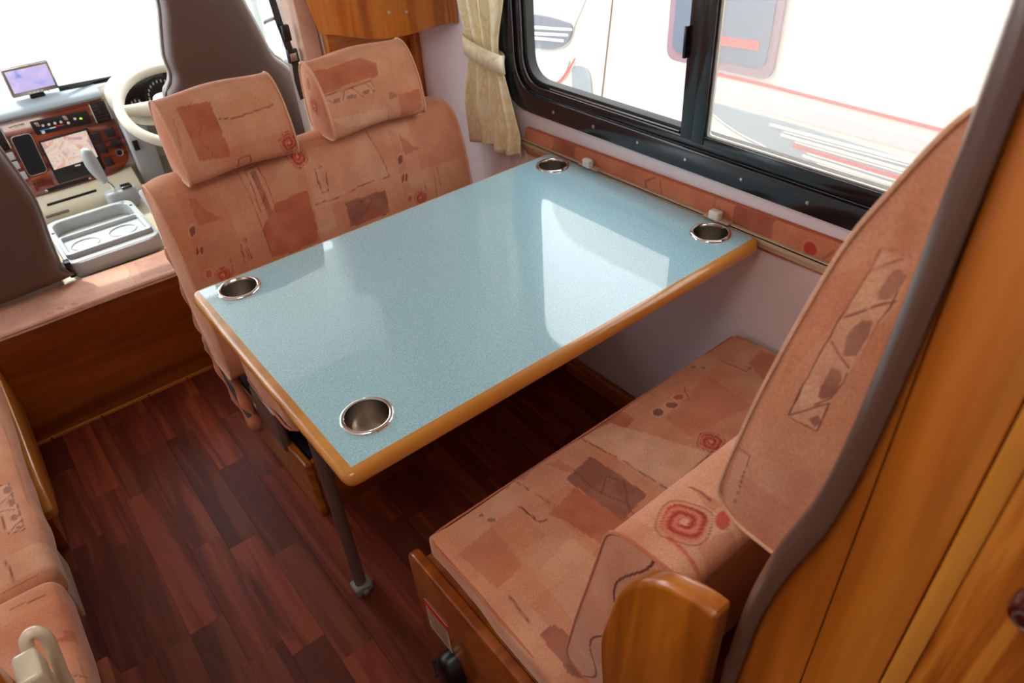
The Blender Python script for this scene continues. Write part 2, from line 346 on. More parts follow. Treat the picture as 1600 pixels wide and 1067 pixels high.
def loft(prof, xs, off=None):
    """closed profile (n,2) in (y,z), swept through xs; flat puffed ends. off(x,prof)->prof."""
    n = len(prof); V = []; F = []; ctr = prof.mean(0)
    def ring(pr, x): V.extend([(x, a, b) for a, b in pr])
    K = int(max(6, np.max(np.linalg.norm(prof - ctr, axis=1)) / (loft.cap)))
    rings = [(xs[0] - loft.puff * (1 - (j / K) ** 2), max(j / K, .004), 0) for j in range(0, K)]
    rings += [(x, 1.0, 1) for x in xs]
    rings += [(xs[-1] + loft.puff * (1 - (j / K) ** 2), max(j / K, .004), 2) for j in range(K - 1, -1, -1)]
    for (x, s, t) in rings:
        p = off(x, prof) if off else prof
        c = p.mean(0); ring(c + (p - c) * s, x)
    for i in range(len(rings) - 1):
        for k in range(n): a = i * n + k; b = i * n + (k + 1) % n; F.append((a, a + n, b + n, b))
    F.append(tuple(range(n))); F.append(tuple(range((len(rings) - 1) * n + n - 1, (len(rings) - 1) * n - 1, -1)))
    return V, F
loft.cap = .006; loft.puff = .008
def cushion(name, x0, x1, y0, y1, z0, z1, res, r, parent, proj, crown=.008, wav=.003, seed=0):
    """rounded, slightly crowned block with dense top for the print"""
    bm = bmesh.new(); h = np.array([(x1 - x0) / 2, (y1 - y0) / 2, (z1 - z0) / 2]); c = np.array([(x0 + x1) / 2, (y0 + y1) / 2, (z0 + z1) / 2])
    n = [max(4, int(round(2 * h[i] / res))) for i in range(3)]; n[2] = max(6, int(2 * h[2] / (res * 2)))
    V = []; F = []; idx = {}
    def vid(i, j, k):
        key = (i, j, k)
        if key not in idx:
            idx[key] = len(V); V.append([-h[0] + 2 * h[0] * i / n[0], -h[1] + 2 * h[1] * j / n[1], -h[2] + 2 * h[2] * k / n[2]])
        return idx[key]
    for i in range(n[0]):
        for j in range(n[1]): F.append((vid(i, j, n[2]), vid(i + 1, j, n[2]), vid(i + 1, j + 1, n[2]), vid(i, j + 1, n[2])))
    for i in range(n[0]):
        for k in range(n[2]):
            F.append((vid(i, 0, k), vid(i + 1, 0, k), vid(i + 1, 0, k + 1), vid(i, 0, k + 1))); F.append((vid(i, n[1], k + 1), vid(i + 1, n[1], k + 1), vid(i + 1, n[1], k), vid(i, n[1], k)))
    for j in range(n[1]):
        for k in range(n[2]):
            F.append((vid(0, j, k + 1), vid(0, j + 1, k + 1), vid(0, j + 1, k), vid(0, j, k))); F.append((vid(n[0], j, k), vid(n[0], j + 1, k), vid(n[0], j + 1, k + 1), vid(n[0], j, k + 1)))
    b = [vid(0, 0, 0), vid(0, n[1], 0), vid(n[0], n[1], 0), vid(n[0], 0, 0)]
    P = np.array(V); q = np.clip(P, -(h - r), h - r); d = P - q; L = np.linalg.norm(d, axis=1); L[L == 0] = 1
    on = np.max(np.abs(P) - (h - r), axis=1) > 0
    P2 = np.where(on[:, None], q + d / L[:, None] * r, P)
    u = P2[:, 0] / h[0]; v = P2[:, 1] / h[1]; wt = np.clip((P2[:, 2] / h[2] + 1) / 2, 0, 1)
    P2[:, 2] += crown * (1 - u ** 4) * (1 - v ** 4) * wt + wav * wt * (vn(P2[:, 0] * 9 + seed, P2[:, 1] * 9, 31) - .5) * 2
    e = (vn(P2[:, 1] * 14 + seed, P2[:, 0] * 14, 33) - .5) * 2 * wav; P2[:, 0] += e * (np.abs(u) > .97); P2[:, 1] += e * (np.abs(v) > .97)
    P2 += c
    bm.free()
    # bottom: a fan of the bottom border ring
    me_F = F + []
    bot = [vid(i, 0, 0) for i in range(n[0])] + [vid(n[0], j, 0) for j in range(n[1])] + [vid(i, n[1], 0) for i in range(n[0], 0, -1)] + [vid(0, j, 0) for j in range(n[1], 0, -1)]
    me_F.append(tuple(bot[::-1]))
    o = mesh(name, P2, me_F, M['fabric'], parent, ang=75); setprint(o.data, proj(P2)); return o
def plaincol(o, c, var=.06):
    V = np.empty(len(o.data.vertices) * 3); o.data.vertices.foreach_get('co', V); V = V.reshape(-1, 3)
    k = 1 + var * (vn(V[:, 0] * 20 + V[:, 2] * 15, V[:, 1] * 20, 9) - .5) * 2; setprint(o.data, COL[c] * k[:, None])
def piping(name, path, r, parent, c='mid', closed=False):
    o = tube(name, path, r, M['fabric'], parent, n=6, closed=closed); plaincol(o, c); return o
PR={
 'FB':[
  ('poly',[(0.2976,0.777),(0.3149,0.7613),(0.2951,0.5783),(0.2719,0.5761)],'mid',0.35),
  ('poly',[(0.3149,0.7613),(0.329,0.7534),(0.3432,0.7209),(0.3668,0.6953),(0.3121,0.6995)],'deep',0.6),
  ('poly',[(0.4935,0.6901),(0.5798,0.6962),(0.5701,0.5685),(0.4904,0.5658),(0.4434,0.5714),(0.4422,0.644)],'deep',0.75),
  ('poly',[(0.5942,0.7647),(0.6251,0.7559),(0.6244,0.5869),(0.5753,0.5856)],'lite',0.4),
  ('poly',[(0.6155,0.7888),(0.7777,0.7757),(0.7996,0.6608),(0.5883,0.6564)],'lite',0.35),
  ('ell',(0.295,0.693),(0.0062,-0.0021),(-0.0049,-0.0111),'dark',0.85),
  ('ell',(0.2872,0.6475),(0.0028,-0.001),(-0.0039,-0.0087),'dark',0.85),
  ('ell',(0.2966,0.6459),(0.0028,-0.001),(-0.0039,-0.0087),'dark',0.85),
  ('ell',(0.2923,0.5905),(0.0063,-0.0024),(-0.0037,-0.0083),'red',0.7),
  ('line',[(0.4419,0.7778),(0.4451,0.6874),(0.4434,0.5714)],0.0012,'line',0.5),
  ('poly',[(0.4675,0.7667),(0.4797,0.7684),(0.48,0.6723),(0.4671,0.6654)],'grey',0.7),
  ('line',[(0.4546,0.6824),(0.4587,0.7729),(0.4885,0.7754),(0.4918,0.7235),(0.4894,0.671)],0.0011,'line',0.7),
  ('line',[(0.4675,0.7667),(0.4706,0.7337),(0.4821,0.7193),(0.4608,0.6969)],0.001,'line',0.6),
  ('line',[(0.6095,0.6987),(0.6163,0.7346),(0.6321,0.7351)],0.0014,'line',0.9),
  ('line',[(0.6388,0.7176),(0.6302,0.6766),(0.6139,0.6757),(0.612,0.7049)],0.0013,'line',0.9),
  ('spiral',(0.5863,0.7686),0.0209),
  ('line',[(0.5883,0.6564),(0.6392,0.6543),(0.6855,0.6576),(0.7078,0.6615),(0.7551,0.6633),(0.7996,0.6608),(0.7924,0.7154),(0.7777,0.7757)],0.0012,'line',0.75),
  ('poly',[(0.6619,0.6345),(0.7778,0.6325),(0.7757,0.5695),(0.6596,0.5711)],'grey',0.9),
  ('line',[(0.6664,0.6094),(0.7252,0.6306),(0.7392,0.6225),(0.6884,0.5799)],0.001,'line',0.5),
  ('poly',[(0.8341,0.7678),(0.8581,0.7509),(0.8493,0.5721),(0.8276,0.5754)],'mid',0.35),
  ('poly',[(0.86,0.7504),(0.8886,0.7138),(0.9108,0.7004),(0.8596,0.6964)],'deep',0.6),
  ('ell',(0.843,0.6902),(0.0068,-0.002),(-0.0042,-0.0112),'dark',0.85),
  ('ell',(0.8373,0.6432),(0.0036,-0.0011),(-0.0043,-0.0114),'dark',0.85),
  ('ell',(0.8474,0.6427),(0.0037,-0.0011),(-0.0043,-0.0114),'dark',0.85),
  ('ell',(0.8416,0.5861),(0.0066,-0.0021),(-0.0033,-0.0089),'red',0.7),
  ('spiral',(0.8745,0.5775),0.0169),
  ('spiral',(0.3219,0.5754),0.0168),
  ('line',[(0.8971,0.6069),(0.8928,0.5698)],0.0012,'line',0.7),
  ('line',[(0.9317,0.6308),(0.9252,0.5672)],0.0012,'line',0.6),
  ('line',[(0.944,0.6385),(0.944,0.5925)],0.0012,'line',0.6),
  ('line',[(0.382,0.6279),(0.3784,0.5728)],0.0011,'line',0.8),
  ('line',[(0.3932,0.6388),(0.3891,0.584)],0.0011,'red',0.9),
  ('line',[(0.3983,0.637),(0.3962,0.587)],0.0011,'line',0.9),
  ('line',[(0.348,0.6049),(0.3445,0.5705)],0.0013,'red',0.9),
 ],
 'HL':[
  ('poly',[(0.3582,0.9548),(0.4291,0.9478),(0.4242,0.8321),(0.3591,0.8398)],'deep',0.8),
  ('line',[(0.379,0.9066),(0.3933,0.9073),(0.3755,0.8845),(0.3932,0.8414)],0.0011,'red',0.6),
  ('line',[(0.4283,0.939),(0.4287,0.9068),(0.4292,0.888)],0.001,'lite',0.6),
  ('line',[(0.4316,0.9083),(0.4589,0.9033),(0.4936,0.9034),(0.5556,0.9062)],0.0013,'line',0.85),
  ('spiral',(0.5614,0.8223),0.0221),
  ('line',[(0.4332,0.8037),(0.4399,0.82),(0.4659,0.822),(0.4644,0.8025)],0.0013,'line',0.85),
  ('line',[(0.3442,0.9297),(0.3379,0.8952),(0.3306,0.8697)],0.002,'deep',0.5),
 ],
 'HR':[
  ('poly',[(0.666,0.9587),(0.7219,0.9513),(0.8001,0.958),(0.8358,0.9311),(0.8291,0.9049),(0.7535,0.9061),(0.6818,0.8989)],'deep',0.75),
  ('poly',[(0.6821,0.8947),(0.8042,0.8995),(0.8058,0.8738),(0.6809,0.8744)],'lite',0.5),
  ('line',[(0.6821,0.8947),(0.751,0.897),(0.8042,0.8995),(0.8043,0.8742)],0.0012,'line',0.85),
  ('line',[(0.6839,0.8847),(0.6952,0.8749)],0.0012,'line',0.8),
  ('line',[(0.7212,0.8766),(0.7319,0.8975)],0.0012,'line',0.8),
  ('line',[(0.751,0.897),(0.7724,0.8736)],0.0012,'line',0.8),
  ('line',[(0.7857,0.8984),(0.8069,0.8778)],0.0012,'line',0.8),
  ('poly',[(0.696,0.883),(0.7167,0.8833),(0.7126,0.8746),(0.6956,0.8762)],'grey',0.8),
  ('poly',[(0.7312,0.8838),(0.7581,0.8813),(0.7544,0.8739),(0.7306,0.8757)],'grey',0.8),
  ('poly',[(0.7734,0.8832),(0.795,0.8835),(0.791,0.8746),(0.7735,0.8775)],'grey',0.8),
  ('poly',[(0.6777,0.8417),(0.7992,0.8353),(0.8295,0.8332),(0.8267,0.8014),(0.7089,0.816)],'lite',0.6),
  ('poly',[(0.8675,0.8528),(0.9284,0.8539),(0.9264,0.8051),(0.8616,0.7996)],'deep',0.7),
  ('poly',[(0.8434,0.8674),(0.8708,0.8519),(0.8386,0.8484)],'grey',0.6),
  ('line',[(0.8288,0.8305),(0.8267,0.8014)],0.001,'line',0.5),
 ],
 'BC':[
  ('poly',[(0.658,0.711),(0.767,0.703),(0.77,0.663),(0.736,0.654),(0.655,0.688)],'deep',0.7),
  ('poly',[(0.812,0.624),(0.968,0.645),(0.955,0.53),(0.809,0.557)],'mid',0.6),
  ('poly',[(0.66,0.693),(0.727,0.689),(0.802,0.506),(0.679,0.496)],'lite',0.7),
  ('poly',[(0.487,0.597),(0.563,0.61),(0.576,0.539),(0.593,0.483),(0.512,0.492),(0.5,0.572)],'deep',0.7),
  ('poly',[(0.564,0.635),(0.635,0.645),(0.647,0.517),(0.574,0.506)],'grey',1),
  ('line',[(0.588,0.636),(0.585,0.602),(0.588,0.569),(0.606,0.526),(0.598,0.505)],0.0014,'line',0.6),
  ('line',[(0.588,0.569),(0.622,0.591),(0.636,0.563),(0.607,0.524)],0.0012,'line',0.6),
  ('line',[(0.464,0.642),(0.466,0.606),(0.468,0.594),(0.48,0.589)],0.0016,'line',1),
  ('line',[(0.493,0.695),(0.5,0.659)],0.0012,'line',0.8),
  ('line',[(0.503,0.646),(0.509,0.605)],0.0012,'line',0.8),
  ('spiral',(0.512,0.704),0.0162),
  ('poly',[(0.462,0.708),(0.492,0.696),(0.473,0.687)],'deep',0.7),
  ('poly',[(0.561,0.684),(0.585,0.678),(0.595,0.637),(0.577,0.643)],'mid',0.6),
  ('ell',(0.404,0.672),(0.004,-0.003),(-0.002,-0.003),'grey',0.8),
  ('ell',(0.411,0.652),(0.006,-0.005),(-0.003,-0.004),'grey',0.9),
  ('poly',[(0.328,0.633),(0.402,0.641),(0.394,0.548),(0.338,0.544)],'mid',0.7),
  ('poly',[(0.4,0.643),(0.462,0.645),(0.457,0.567),(0.391,0.573)],'mid',0.35),
  ('poly',[(0.398,0.521),(0.485,0.538),(0.494,0.451),(0.389,0.43)],'lite',0.35),
  ('poly',[(0.338,0.443),(0.366,0.442),(0.37,0.364),(0.344,0.352),(0.33,0.367)],'grey',0.85),
  ('line',[(0.343,0.522),(0.342,0.494),(0.339,0.469)],0.0018,'line',0.7),
  ('ell',(0.876,0.643),(0.007,-0.007),(-0.006,-0.006),'red',0.8),
  ('ell',(0.849,0.637),(0.008,-0.008),(-0.007,-0.006),'dark',0.8),
  ('ell',(0.815,0.642),(0.007,-0.007),(-0.008,-0.007),'dark',0.8),
  ('line',[(0.908,0.655),(0.891,0.637),(0.882,0.62)],0.001,'line',0.7),
  ('spiral',(0.825,0.523),0.023),
  ('line',[(0.673,0.599),(0.674,0.57),(0.681,0.497),(0.733,0.499),(0.81,0.507)],0.0016,'line',0.8),
  ('line',[(0.655,0.688),(0.662,0.649),(0.669,0.614)],0.0014,'line',0.8),
  ('poly',[(1.066,0.617),(1.118,0.624),(1.126,0.594),(1.029,0.538)],'deep',0.5),
  ('line',[(1.03,0.657),(1.037,0.602),(1.057,0.604)],0.0014,'line',0.8),
  ('ell',(1.077,0.719),(0.009,-0.009),(-0.009,-0.007),'red',0.5),
  ('ell',(0.971,0.685),(0.005,-0.005),(-0.004,-0.004),'grey',0.7),
  ('ell',(0.982,0.668),(0.004,-0.004),(-0.005,-0.003),'grey',0.7),
  ('line',[(1.119,0.687),(1.127,0.668),(1.132,0.622)],0.0013,'line',0.5),
 ],
 'RB':[
  ('poly',[(0.443,0.297),(0.445,0.254),(0.43,0.215),(0.429,0.263)],'mid',0.6),
  ('spiral',(0.398,0.268),0.027),
  ('ell',(0.427,0.243),(0.005,-0.005),(-0.01,-0.008),'red',0.85),
  ('line',[(0.372,0.265),(0.37,0.247),(0.363,0.222)],0.0022,'red',0.9),
  ('line',[(0.44,0.296),(0.443,0.283),(0.44,0.268)],0.0016,'line',0.8),
  ('poly',[(0.383,0.24),(0.424,0.231),(0.413,0.196),(0.365,0.205)],'deep',0.35),
 ],
 'RH':[
  ('poly',[(0.143,1.212),(0.128,1.214),(0.126,1.185),(0.134,1.159),(0.139,1.131),(0.147,1.094),(0.169,1.08),(0.158,1.142),(0.15,1.179)],'lite',0.55),
  ('poly',[(0.166,1.1),(0.171,1.069),(0.169,1.067),(0.149,1.07),(0.146,1.098),(0.141,1.117)],'lite',0.5),
  ('line',[(0.143,1.212),(0.146,1.197),(0.15,1.179),(0.154,1.163),(0.158,1.142),(0.163,1.116),(0.169,1.08)],0.0009,'line',0.95),
  ('line',[(0.166,1.101),(0.171,1.069),(0.146,1.098),(0.149,1.07),(0.169,1.068)],0.0009,'line',0.95),
  ('line',[(0.143,1.212),(0.136,1.214),(0.127,1.214)],0.0006,'line',0.8),
  ('line',[(0.146,1.197),(0.139,1.204),(0.13,1.212)],0.0009,'line',0.95),
  ('line',[(0.152,1.163),(0.146,1.169),(0.141,1.174)],0.001,'line',0.95),
  ('line',[(0.139,1.176),(0.133,1.182),(0.127,1.187)],0.001,'line',0.95),
  ('line',[(0.134,1.158),(0.132,1.171),(0.129,1.182),(0.128,1.193)],0.0008,'line',0.9),
  ('line',[(0.156,1.142),(0.148,1.136),(0.141,1.131)],0.001,'line',0.95),
  ('line',[(0.141,1.126),(0.142,1.116),(0.146,1.102),(0.155,1.09)],0.0009,'line',0.9),
  ('poly',[(0.134,1.203),(0.129,1.206),(0.126,1.202),(0.13,1.187),(0.136,1.183),(0.138,1.187)],'grey',0.85),
  ('poly',[(0.142,1.166),(0.135,1.169),(0.135,1.158),(0.139,1.141),(0.146,1.137),(0.147,1.151)],'grey',0.85),
  ('poly',[(0.151,1.124),(0.145,1.126),(0.143,1.119),(0.146,1.103),(0.152,1.097),(0.154,1.103)],'grey',0.85),
  ('poly',[(0.154,1.108),(0.142,1.116),(0.143,1.108),(0.15,1.099),(0.154,1.098)],'grey',0.8),
  ('poly',[(0.157,1.076),(0.151,1.084),(0.148,1.08),(0.151,1.072)],'grey',0.8),
  ('poly',[(0.204,1.007),(0.193,1.008),(0.195,0.992),(0.202,0.932),(0.211,0.936)],'lite',0.45),
  ('line',[(0.205,1.008),(0.193,1.009),(0.194,0.996)],0.0009,'line',0.9),
  ('line',[(0.195,0.991),(0.197,0.967),(0.199,0.946),(0.203,0.931)],0.0009,'line',0.9),
  ('poly',[(0.165,1.185),(0.141,1.212),(0.153,1.166),(0.177,1.104),(0.185,1.081),(0.175,1.155)],'mid',0.45),
 ],
 'SF':[
  ('poly',[(-0.243,1.374),(-0.227,1.37),(-0.224,1.218),(-0.249,1.228),(-0.253,1.297)],'lite',0.5),
  ('line',[(-0.243,1.374),(-0.227,1.37),(-0.224,1.218),(-0.249,1.228),(-0.253,1.297),(-0.229,1.283)],0.0012,'line',0.85),
  ('line',[(-0.249,1.228),(-0.227,1.244)],0.0012,'line',0.85),
  ('line',[(-0.252,1.317),(-0.227,1.334)],0.0012,'line',0.85),
  ('ell',(-0.233,1.352),(0.006,-0.005),(-0.002,-0.011),'grey',0.8),
  ('ell',(-0.232,1.31),(0.006,-0.005),(-0.002,-0.012),'grey',0.8),
  ('ell',(-0.233,1.262),(0.006,-0.004),(-0.001,-0.009),'grey',0.8),
  ('ell',(-0.23,1.23),(0.005,-0.004),(-0.001,-0.005),'grey',0.8),
  ('line',[(-0.266,1.172),(-0.261,1.141),(-0.262,1.113)],0.0014,'line',0.8),
  ('line',[(-0.273,1.047),(-0.256,1.046),(-0.24,1.045),(-0.224,1.044)],0.0015,'line',0.85),
  ('poly',[(-0.216,0.959),(-0.205,0.955),(-0.203,0.927),(-0.234,0.941),(-0.217,0.944)],'deep',0.8),
  ('line',[(-0.228,0.865),(-0.208,0.857)],0.0014,'line',0.7),
 ],
 'ST':[
  ('ell',(-0.036,2.078),(0.007,-0.007),(-0.002,-0.01),'red',0.6),
  ('ell',(-0.009,2.084),(0.009,-0.009),(-0.002,-0.008),'grey',0.9),
  ('ell',(0.026,2.079),(0.009,-0.009),(-0.002,-0.008),'grey',0.9),
  ('spiral',(0.027,2.206),0.0234),
  ('ell',(0.084,2.038),(0.002,-0.002),(-0.001,-0.004),'dark',0.8),
  ('poly',[(0.22,2.198),(0.322,2.188),(0.299,2.072),(0.212,2.084)],'grey',0.6),
  ('poly',[(-0.133,2.26),(-0.056,2.272),(-0.021,2.119),(-0.125,2.077),(-0.155,2.106)],'mid',0.4),
  ('poly',[(0.078,2.251),(0.198,2.21),(0.188,2.071),(0.089,2.097)],'lite',0.7),
  ('line',[(0.195,2.212),(0.196,2.136),(0.18,2.115)],0.0012,'line',0.7),
 ],
}
# ================================================================ SETTING
XW = 1.15
# floor: a dark bed with every strip of the plank floor laid on it
bm = bmesh.new(); bx(bm, -.80, 1.16, -.95, 2.09, -.03, -.0035); floor = struct(frombm('floor', bm, M['gap']))
def plank_mesh(L):
    bm = bmesh.new(); bx(bm, -.03812, .03812, 0, L, -.004, 0, .0003, 1); bmesh.ops.recalc_face_normals(bm, faces=bm.faces)
    me = bpy.data.meshes.new('plank'); bm.to_mesh(me); bm.free(); me.materials.append(M['plank']); return me
PM = {}
seeds = {-1: [1.728, 1.519, 1.155], 0: [1.999, 1.659, 1.155, .80], 1: [1.995, 1.804, 1.378, 1.007], 2: [1.816, 1.32, .96], 3: [1.96, 1.596, 1.23, .88]}
rp = random.Random(5)
for k in range(-9, 17):
    x = -.0495 + .0765 * k
    if x > 1.12: break
    js = list(seeds.get(k, [])) or [2.05 - rp.uniform(.05, .4)]
    while js[-1] > -.1: js.append(js[-1] - rp.choice([.31, .36, .42, .48]))
    if js[0] < 2.058: js.insert(0, 2.058)
    for a, b in zip(js[:-1], js[1:]):
        if x < -.4 or b > 2.05: continue
        L = round(a - b - .0004, 3)
        if L <= .01: continue
        if L not in PM: PM[L] = plank_mesh(L)
        o = bpy.data.objects.new('plank', PM[L]); C.objects.link(o); o.parent = floor; o.location = (x, b + .0002, 0)
# right wall with the window opening
WY0, WY1, WZ0, WZ1 = .26, 1.452, .822, 1.40
hole = roundpoly([(WY0, WZ0), (WY1, WZ0), (WY1, WZ1), (WY0, WZ1)], .10, 8)
def wall_with_hole(name, y0, y1, z0, z1, hole, x0, x1, mat):
    bm = bmesh.new(); n = len(hole); outer = []
    cy = (min(p[0] for p in hole) + max(p[0] for p in hole)) / 2; cz = (min(p[1] for p in hole) + max(p[1] for p in hole)) / 2
    for (a, b) in hole:   # ray from the hole's middle to the outer rectangle
        dx, dz = a - cy, b - cz; t = min([((y1 if dx > 0 else y0) - cy) / dx if abs(dx) > 1e-6 else 1e9, ((z1 if dz > 0 else z0) - cz) / dz if abs(dz) > 1e-6 else 1e9]); outer.append([cy + dx * t, cz + dz * t])
    for c in ((y0, z0), (y1, z0), (y1, z1), (y0, z1)):
        i = min(range(n), key=lambda i: (outer[i][0] - c[0]) ** 2 + (outer[i][1] - c[1]) ** 2); outer[i] = list(c)
    R_ = [[bm.verts.new((x, *p)) for p in ps] for x in (x0, x1) for ps in (hole, outer)]
    for i in range(n):
        j = (i + 1) % n
        bm.faces.new((R_[0][i], R_[0][j], R_[1][j], R_[1][i])); bm.faces.new((R_[2][j], R_[2][i], R_[3][i], R_[3][j]))
        bm.faces.new((R_[0][j], R_[0][i], R_[2][i], R_[2][j])); bm.faces.new((R_[1][i], R_[1][j], R_[3][j], R_[3][i]))
    return frombm(name, bm, mat)
struct(wall_with_hole('wall_right', -.95, 1.965, -.03, 1.98, hole, XW, XW + .03, M['wall']))
hl_ = roundpoly([(.35, .85), (1.35, .85), (1.35, 1.45), (.35, 1.45)], .08, 4)
struct(box('wall_left', -.83, -.80, -.98, 2.09, -.03, 1.98, M['wall'], bev=0))
struct(box('wall_rear', -.80, 1.15, -.98, -.95, -.03, 1.98, M['wall'], bev=0))
struct(box('ceiling', -.83, 1.18, -.98, 2.10, 1.98, 2.01, M['white'], bev=0))
# timber bulkhead between living area and cab
struct(box('wall_front', .872, 1.149, 1.935, 1.965, 0, 1.978, M['honeyX'], bev=.001))
struct(box('trim_1', 1.128, 1.149, 1.905, 1.934, .30, 1.2, M['honey'], bev=.002))
struct(box('trim_2', 1.128, 1.149, .755, 1.83, 0, .058, M['honeyY'], bev=.004))
p = struct(prism('wall_pillar', [(.815, 0), (.869, 0), (.869, 1.30), (.815, 1.30)], 'y', 1.975, 2.07, M['fabric'], bev=.008)); p.name = 'trim_3'
V = np.array([v.co for v in p.data.vertices]); setprint(p.data, np.tile(COL['lite'] * .5 + np.array([.75, .66, .62]) * .5, (len(V), 1)))
# window: black frame, sliding sashes, glass
win = struct(thing('window_1', '', '', (XW, .86, WZ0))); 
for k in ('label', 'category'): del win[k]
def ringframe(name, o, i, x0, x1, mat, parent, bev=.002):
    bm = bmesh.new(); n = len(o)
    A = [[bm.verts.new((x, *p)) for p in ps] for x in (x0, x1) for ps in (o, i)]
    for k in range(n):
        j = (k + 1) % n
        bm.faces.new((A[0][k], A[0][j], A[1][j], A[1][k])); bm.faces.new((A[2][j], A[2][k], A[3][k], A[3][j]))
        bm.faces.new((A[1][k], A[1][j], A[3][j], A[3][k])); bm.faces.new((A[0][j], A[0][k], A[2][k], A[2][j]))
    bmesh.ops.recalc_face_normals(bm, faces=bm.faces)
    if bev: bmesh.ops.bevel(bm, geom=[e for e in bm.edges if e.calc_face_angle(0) > .9], offset=bev, segments=2, profile=.5, affect='EDGES')
    return frombm(name, bm, mat, parent)
rr = lambda y0, y1, z0, z1, r: roundpoly([(y0, z0), (y1, z0), (y1, z1), (y0, z1)], r, 8)
ringframe('outer_frame', rr(.20, 1.506, .778, 1.45, .115), rr(WY0 + .004, 1.448, .826, 1.394, .09), XW - .013, XW - .001, M['frame'], win, .003)
ringframe('inner_frame', rr(WY0 + .004, 1.448, .826, 1.394, .09), rr(.29, 1.425, .846, 1.38, .075), XW - .004, XW + .026, M['frame'], win, .002)
ringframe('seal', rr(.292, 1.424, .847, 1.379, .074), rr(.305, 1.412, .858, 1.37, .066), XW + .004, XW + .030, M['rubber'], win, .001)
box('track', XW + .001, XW + .006, .92, 1.33, .8475, .8505, M['silver'], win, bev=.0005)
box('mullion', XW - .006, XW + .030, .874, .912, .842, 1.385, M['frame'], win, bev=.003)
box('mullion', XW - .014, XW + .002, .846, .876, .842, 1.385, M['frame'], win, bev=.003)
box('sash_rail', XW - .012, XW + .004, .29, .850, .842, .862, M['frame'], win, bev=.002)
box('latch', XW - .014, XW - .004, .910, .917, 1.00, 1.06, M['black'], win, bev=.002)
box('pane', XW + .016, XW + .019, .908, 1.414, .856, 1.372, M['glass'], win, bev=0)
box('pane', XW + .006, XW + .009, .300, .850, .856, 1.372, M['glass'], win, bev=0)
box('insect_screen', XW - .003, XW - .002, .300, .846, .862, 1.372, M['net'], win, bev=0)
ringframe('screen_frame', rr(.30, .848, .858, 1.375, .01), rr(.31, .838, .866, 1.365, .008), XW - .007, XW - .0015, M['silver'], win, .001)
for y in (1.30, 1.16, 1.02, .885, .745, .60, .47, .35): lathe('screw', [(.0001, 0), (.003, .0003), (.0042, .0018), (.0042, .003)], (XW - .0158, y, .802), M['silver'], win, n=12, ax='x')
for z in (.90, 1.05, 1.2): lathe('screw', [(.0001, 0), (.003, .0003), (.0042, .0018), (.0042, .003)], (XW - .0158, 1.483, z), M['silver'], win, n=12, ax='x')
# ================================================================ TABLE
T = thing('dining_table', 'pale blue laminate table with wooden edge, four steel cup wells and one leg', 'table', (.66, .994, 0))
TX0, TX1, TY0, TY1 = .215, 1.122, .688, 1.301
cups = [(.284, .764), (1.079, .760), (.279, 1.254), (1.078, 1.240)]
def board_with_holes(name, x0, x1, y0, y1, z0, z1, holes, r, mat, parent):
    """laminated slab with round openings: outer ring cut by vertical strips"""
    import mathutils
    bm = bmesh.new(); n = 40; pts = []; edges = []
    def loop(ps):
        s = len(pts); pts.extend(ps); m = len(ps); edges.extend([(s + i, s + (i + 1) % m) for i in range(m)])
    loop([Vector(p) for p in ((x0, y0), (x1, y0), (x1, y1), (x0, y1))])
    for (cx, cy) in holes: loop([Vector((cx + r * math.cos(-2 * math.pi * k / n), cy + r * math.sin(-2 * math.pi * k / n))) for k in range(n)])
    vo, eo, fo, *_ = mathutils.geometry.delaunay_2d_cdt(pts, edges, [], 0, 1e-7)
    keep = []
    for f in fo:
        c = sum((vo[i] for i in f), Vector((0, 0))) / len(f)
        if all((c.x - h[0]) ** 2 + (c.y - h[1]) ** 2 > (r * .98) ** 2 or False for h in holes): keep.append(f)
    top = [bm.verts.new((v.x, v.y, z1)) for v in vo]; bot = [bm.verts.new((v.x, v.y, z0)) for v in vo]
    cnt = {}
    for f in keep:
        bm.faces.new([top[i] for i in f]); bm.faces.new([bot[i] for i in reversed(f)])
        for a, b in zip(f, list(f[1:]) + [f[0]]): cnt[(a, b)] = 1
    for (a, b) in cnt:
        if (b, a) not in cnt: bm.faces.new((top[a], bot[a], bot[b], top[b]))
    bmesh.ops.delete(bm, geom=[v for v in bm.verts if not v.link_faces], context='VERTS')
    return frombm(name, bm, mat, parent, ang=30)
board_with_holes('tabletop', TX0, TX1, TY0, TY1, .676, .6995, cups, .0368, M['lam'], T)
# rounded hardwood edge: four mitred strips in one band
ring = [(TX0, TY0), (TX1, TY0), (TX1, TY1), (TX0, TY1)]
def edgeband():
    bm = bmesh.new(); prof = []
    for a in range(0, 19): t = math.pi / 2 - math.pi * a / 18; prof.append((.004 + .0135 * math.cos(t) ** .8 if math.cos(t) > 0 else .004, .6865 + .0133 * math.sin(t)))
    prof = [(-.0005, .6998)] + prof + [(-.0005, .6732)]
    path = roundpoly([(TX0, TY0), (TX1, TY0), (TX1, TY1), (TX0, TY1)], .012, 6); n = len(path); R_ = []
    for (o, z) in prof:
        q = roundpoly([(TX0 - o, TY0 - o), (TX1 + o * .2, TY0 - o), (TX1 + o * .2, TY1 + o * .35), (TX0 - o, TY1 + o * .35)], max(.0002, o * 1.3), 6)
        R_.append([bm.verts.new((x, y, z)) for x, y in q])
    for i in range(len(prof)):
        A, B = R_[i], R_[(i + 1) % len(prof)]
        for k in range(n): bm.faces.new((A[k], A[(k + 1) % n], B[(k + 1) % n], B[k]))
    return frombm('edge_band', bm, M['edge'], T, ang=50)
edgeband()
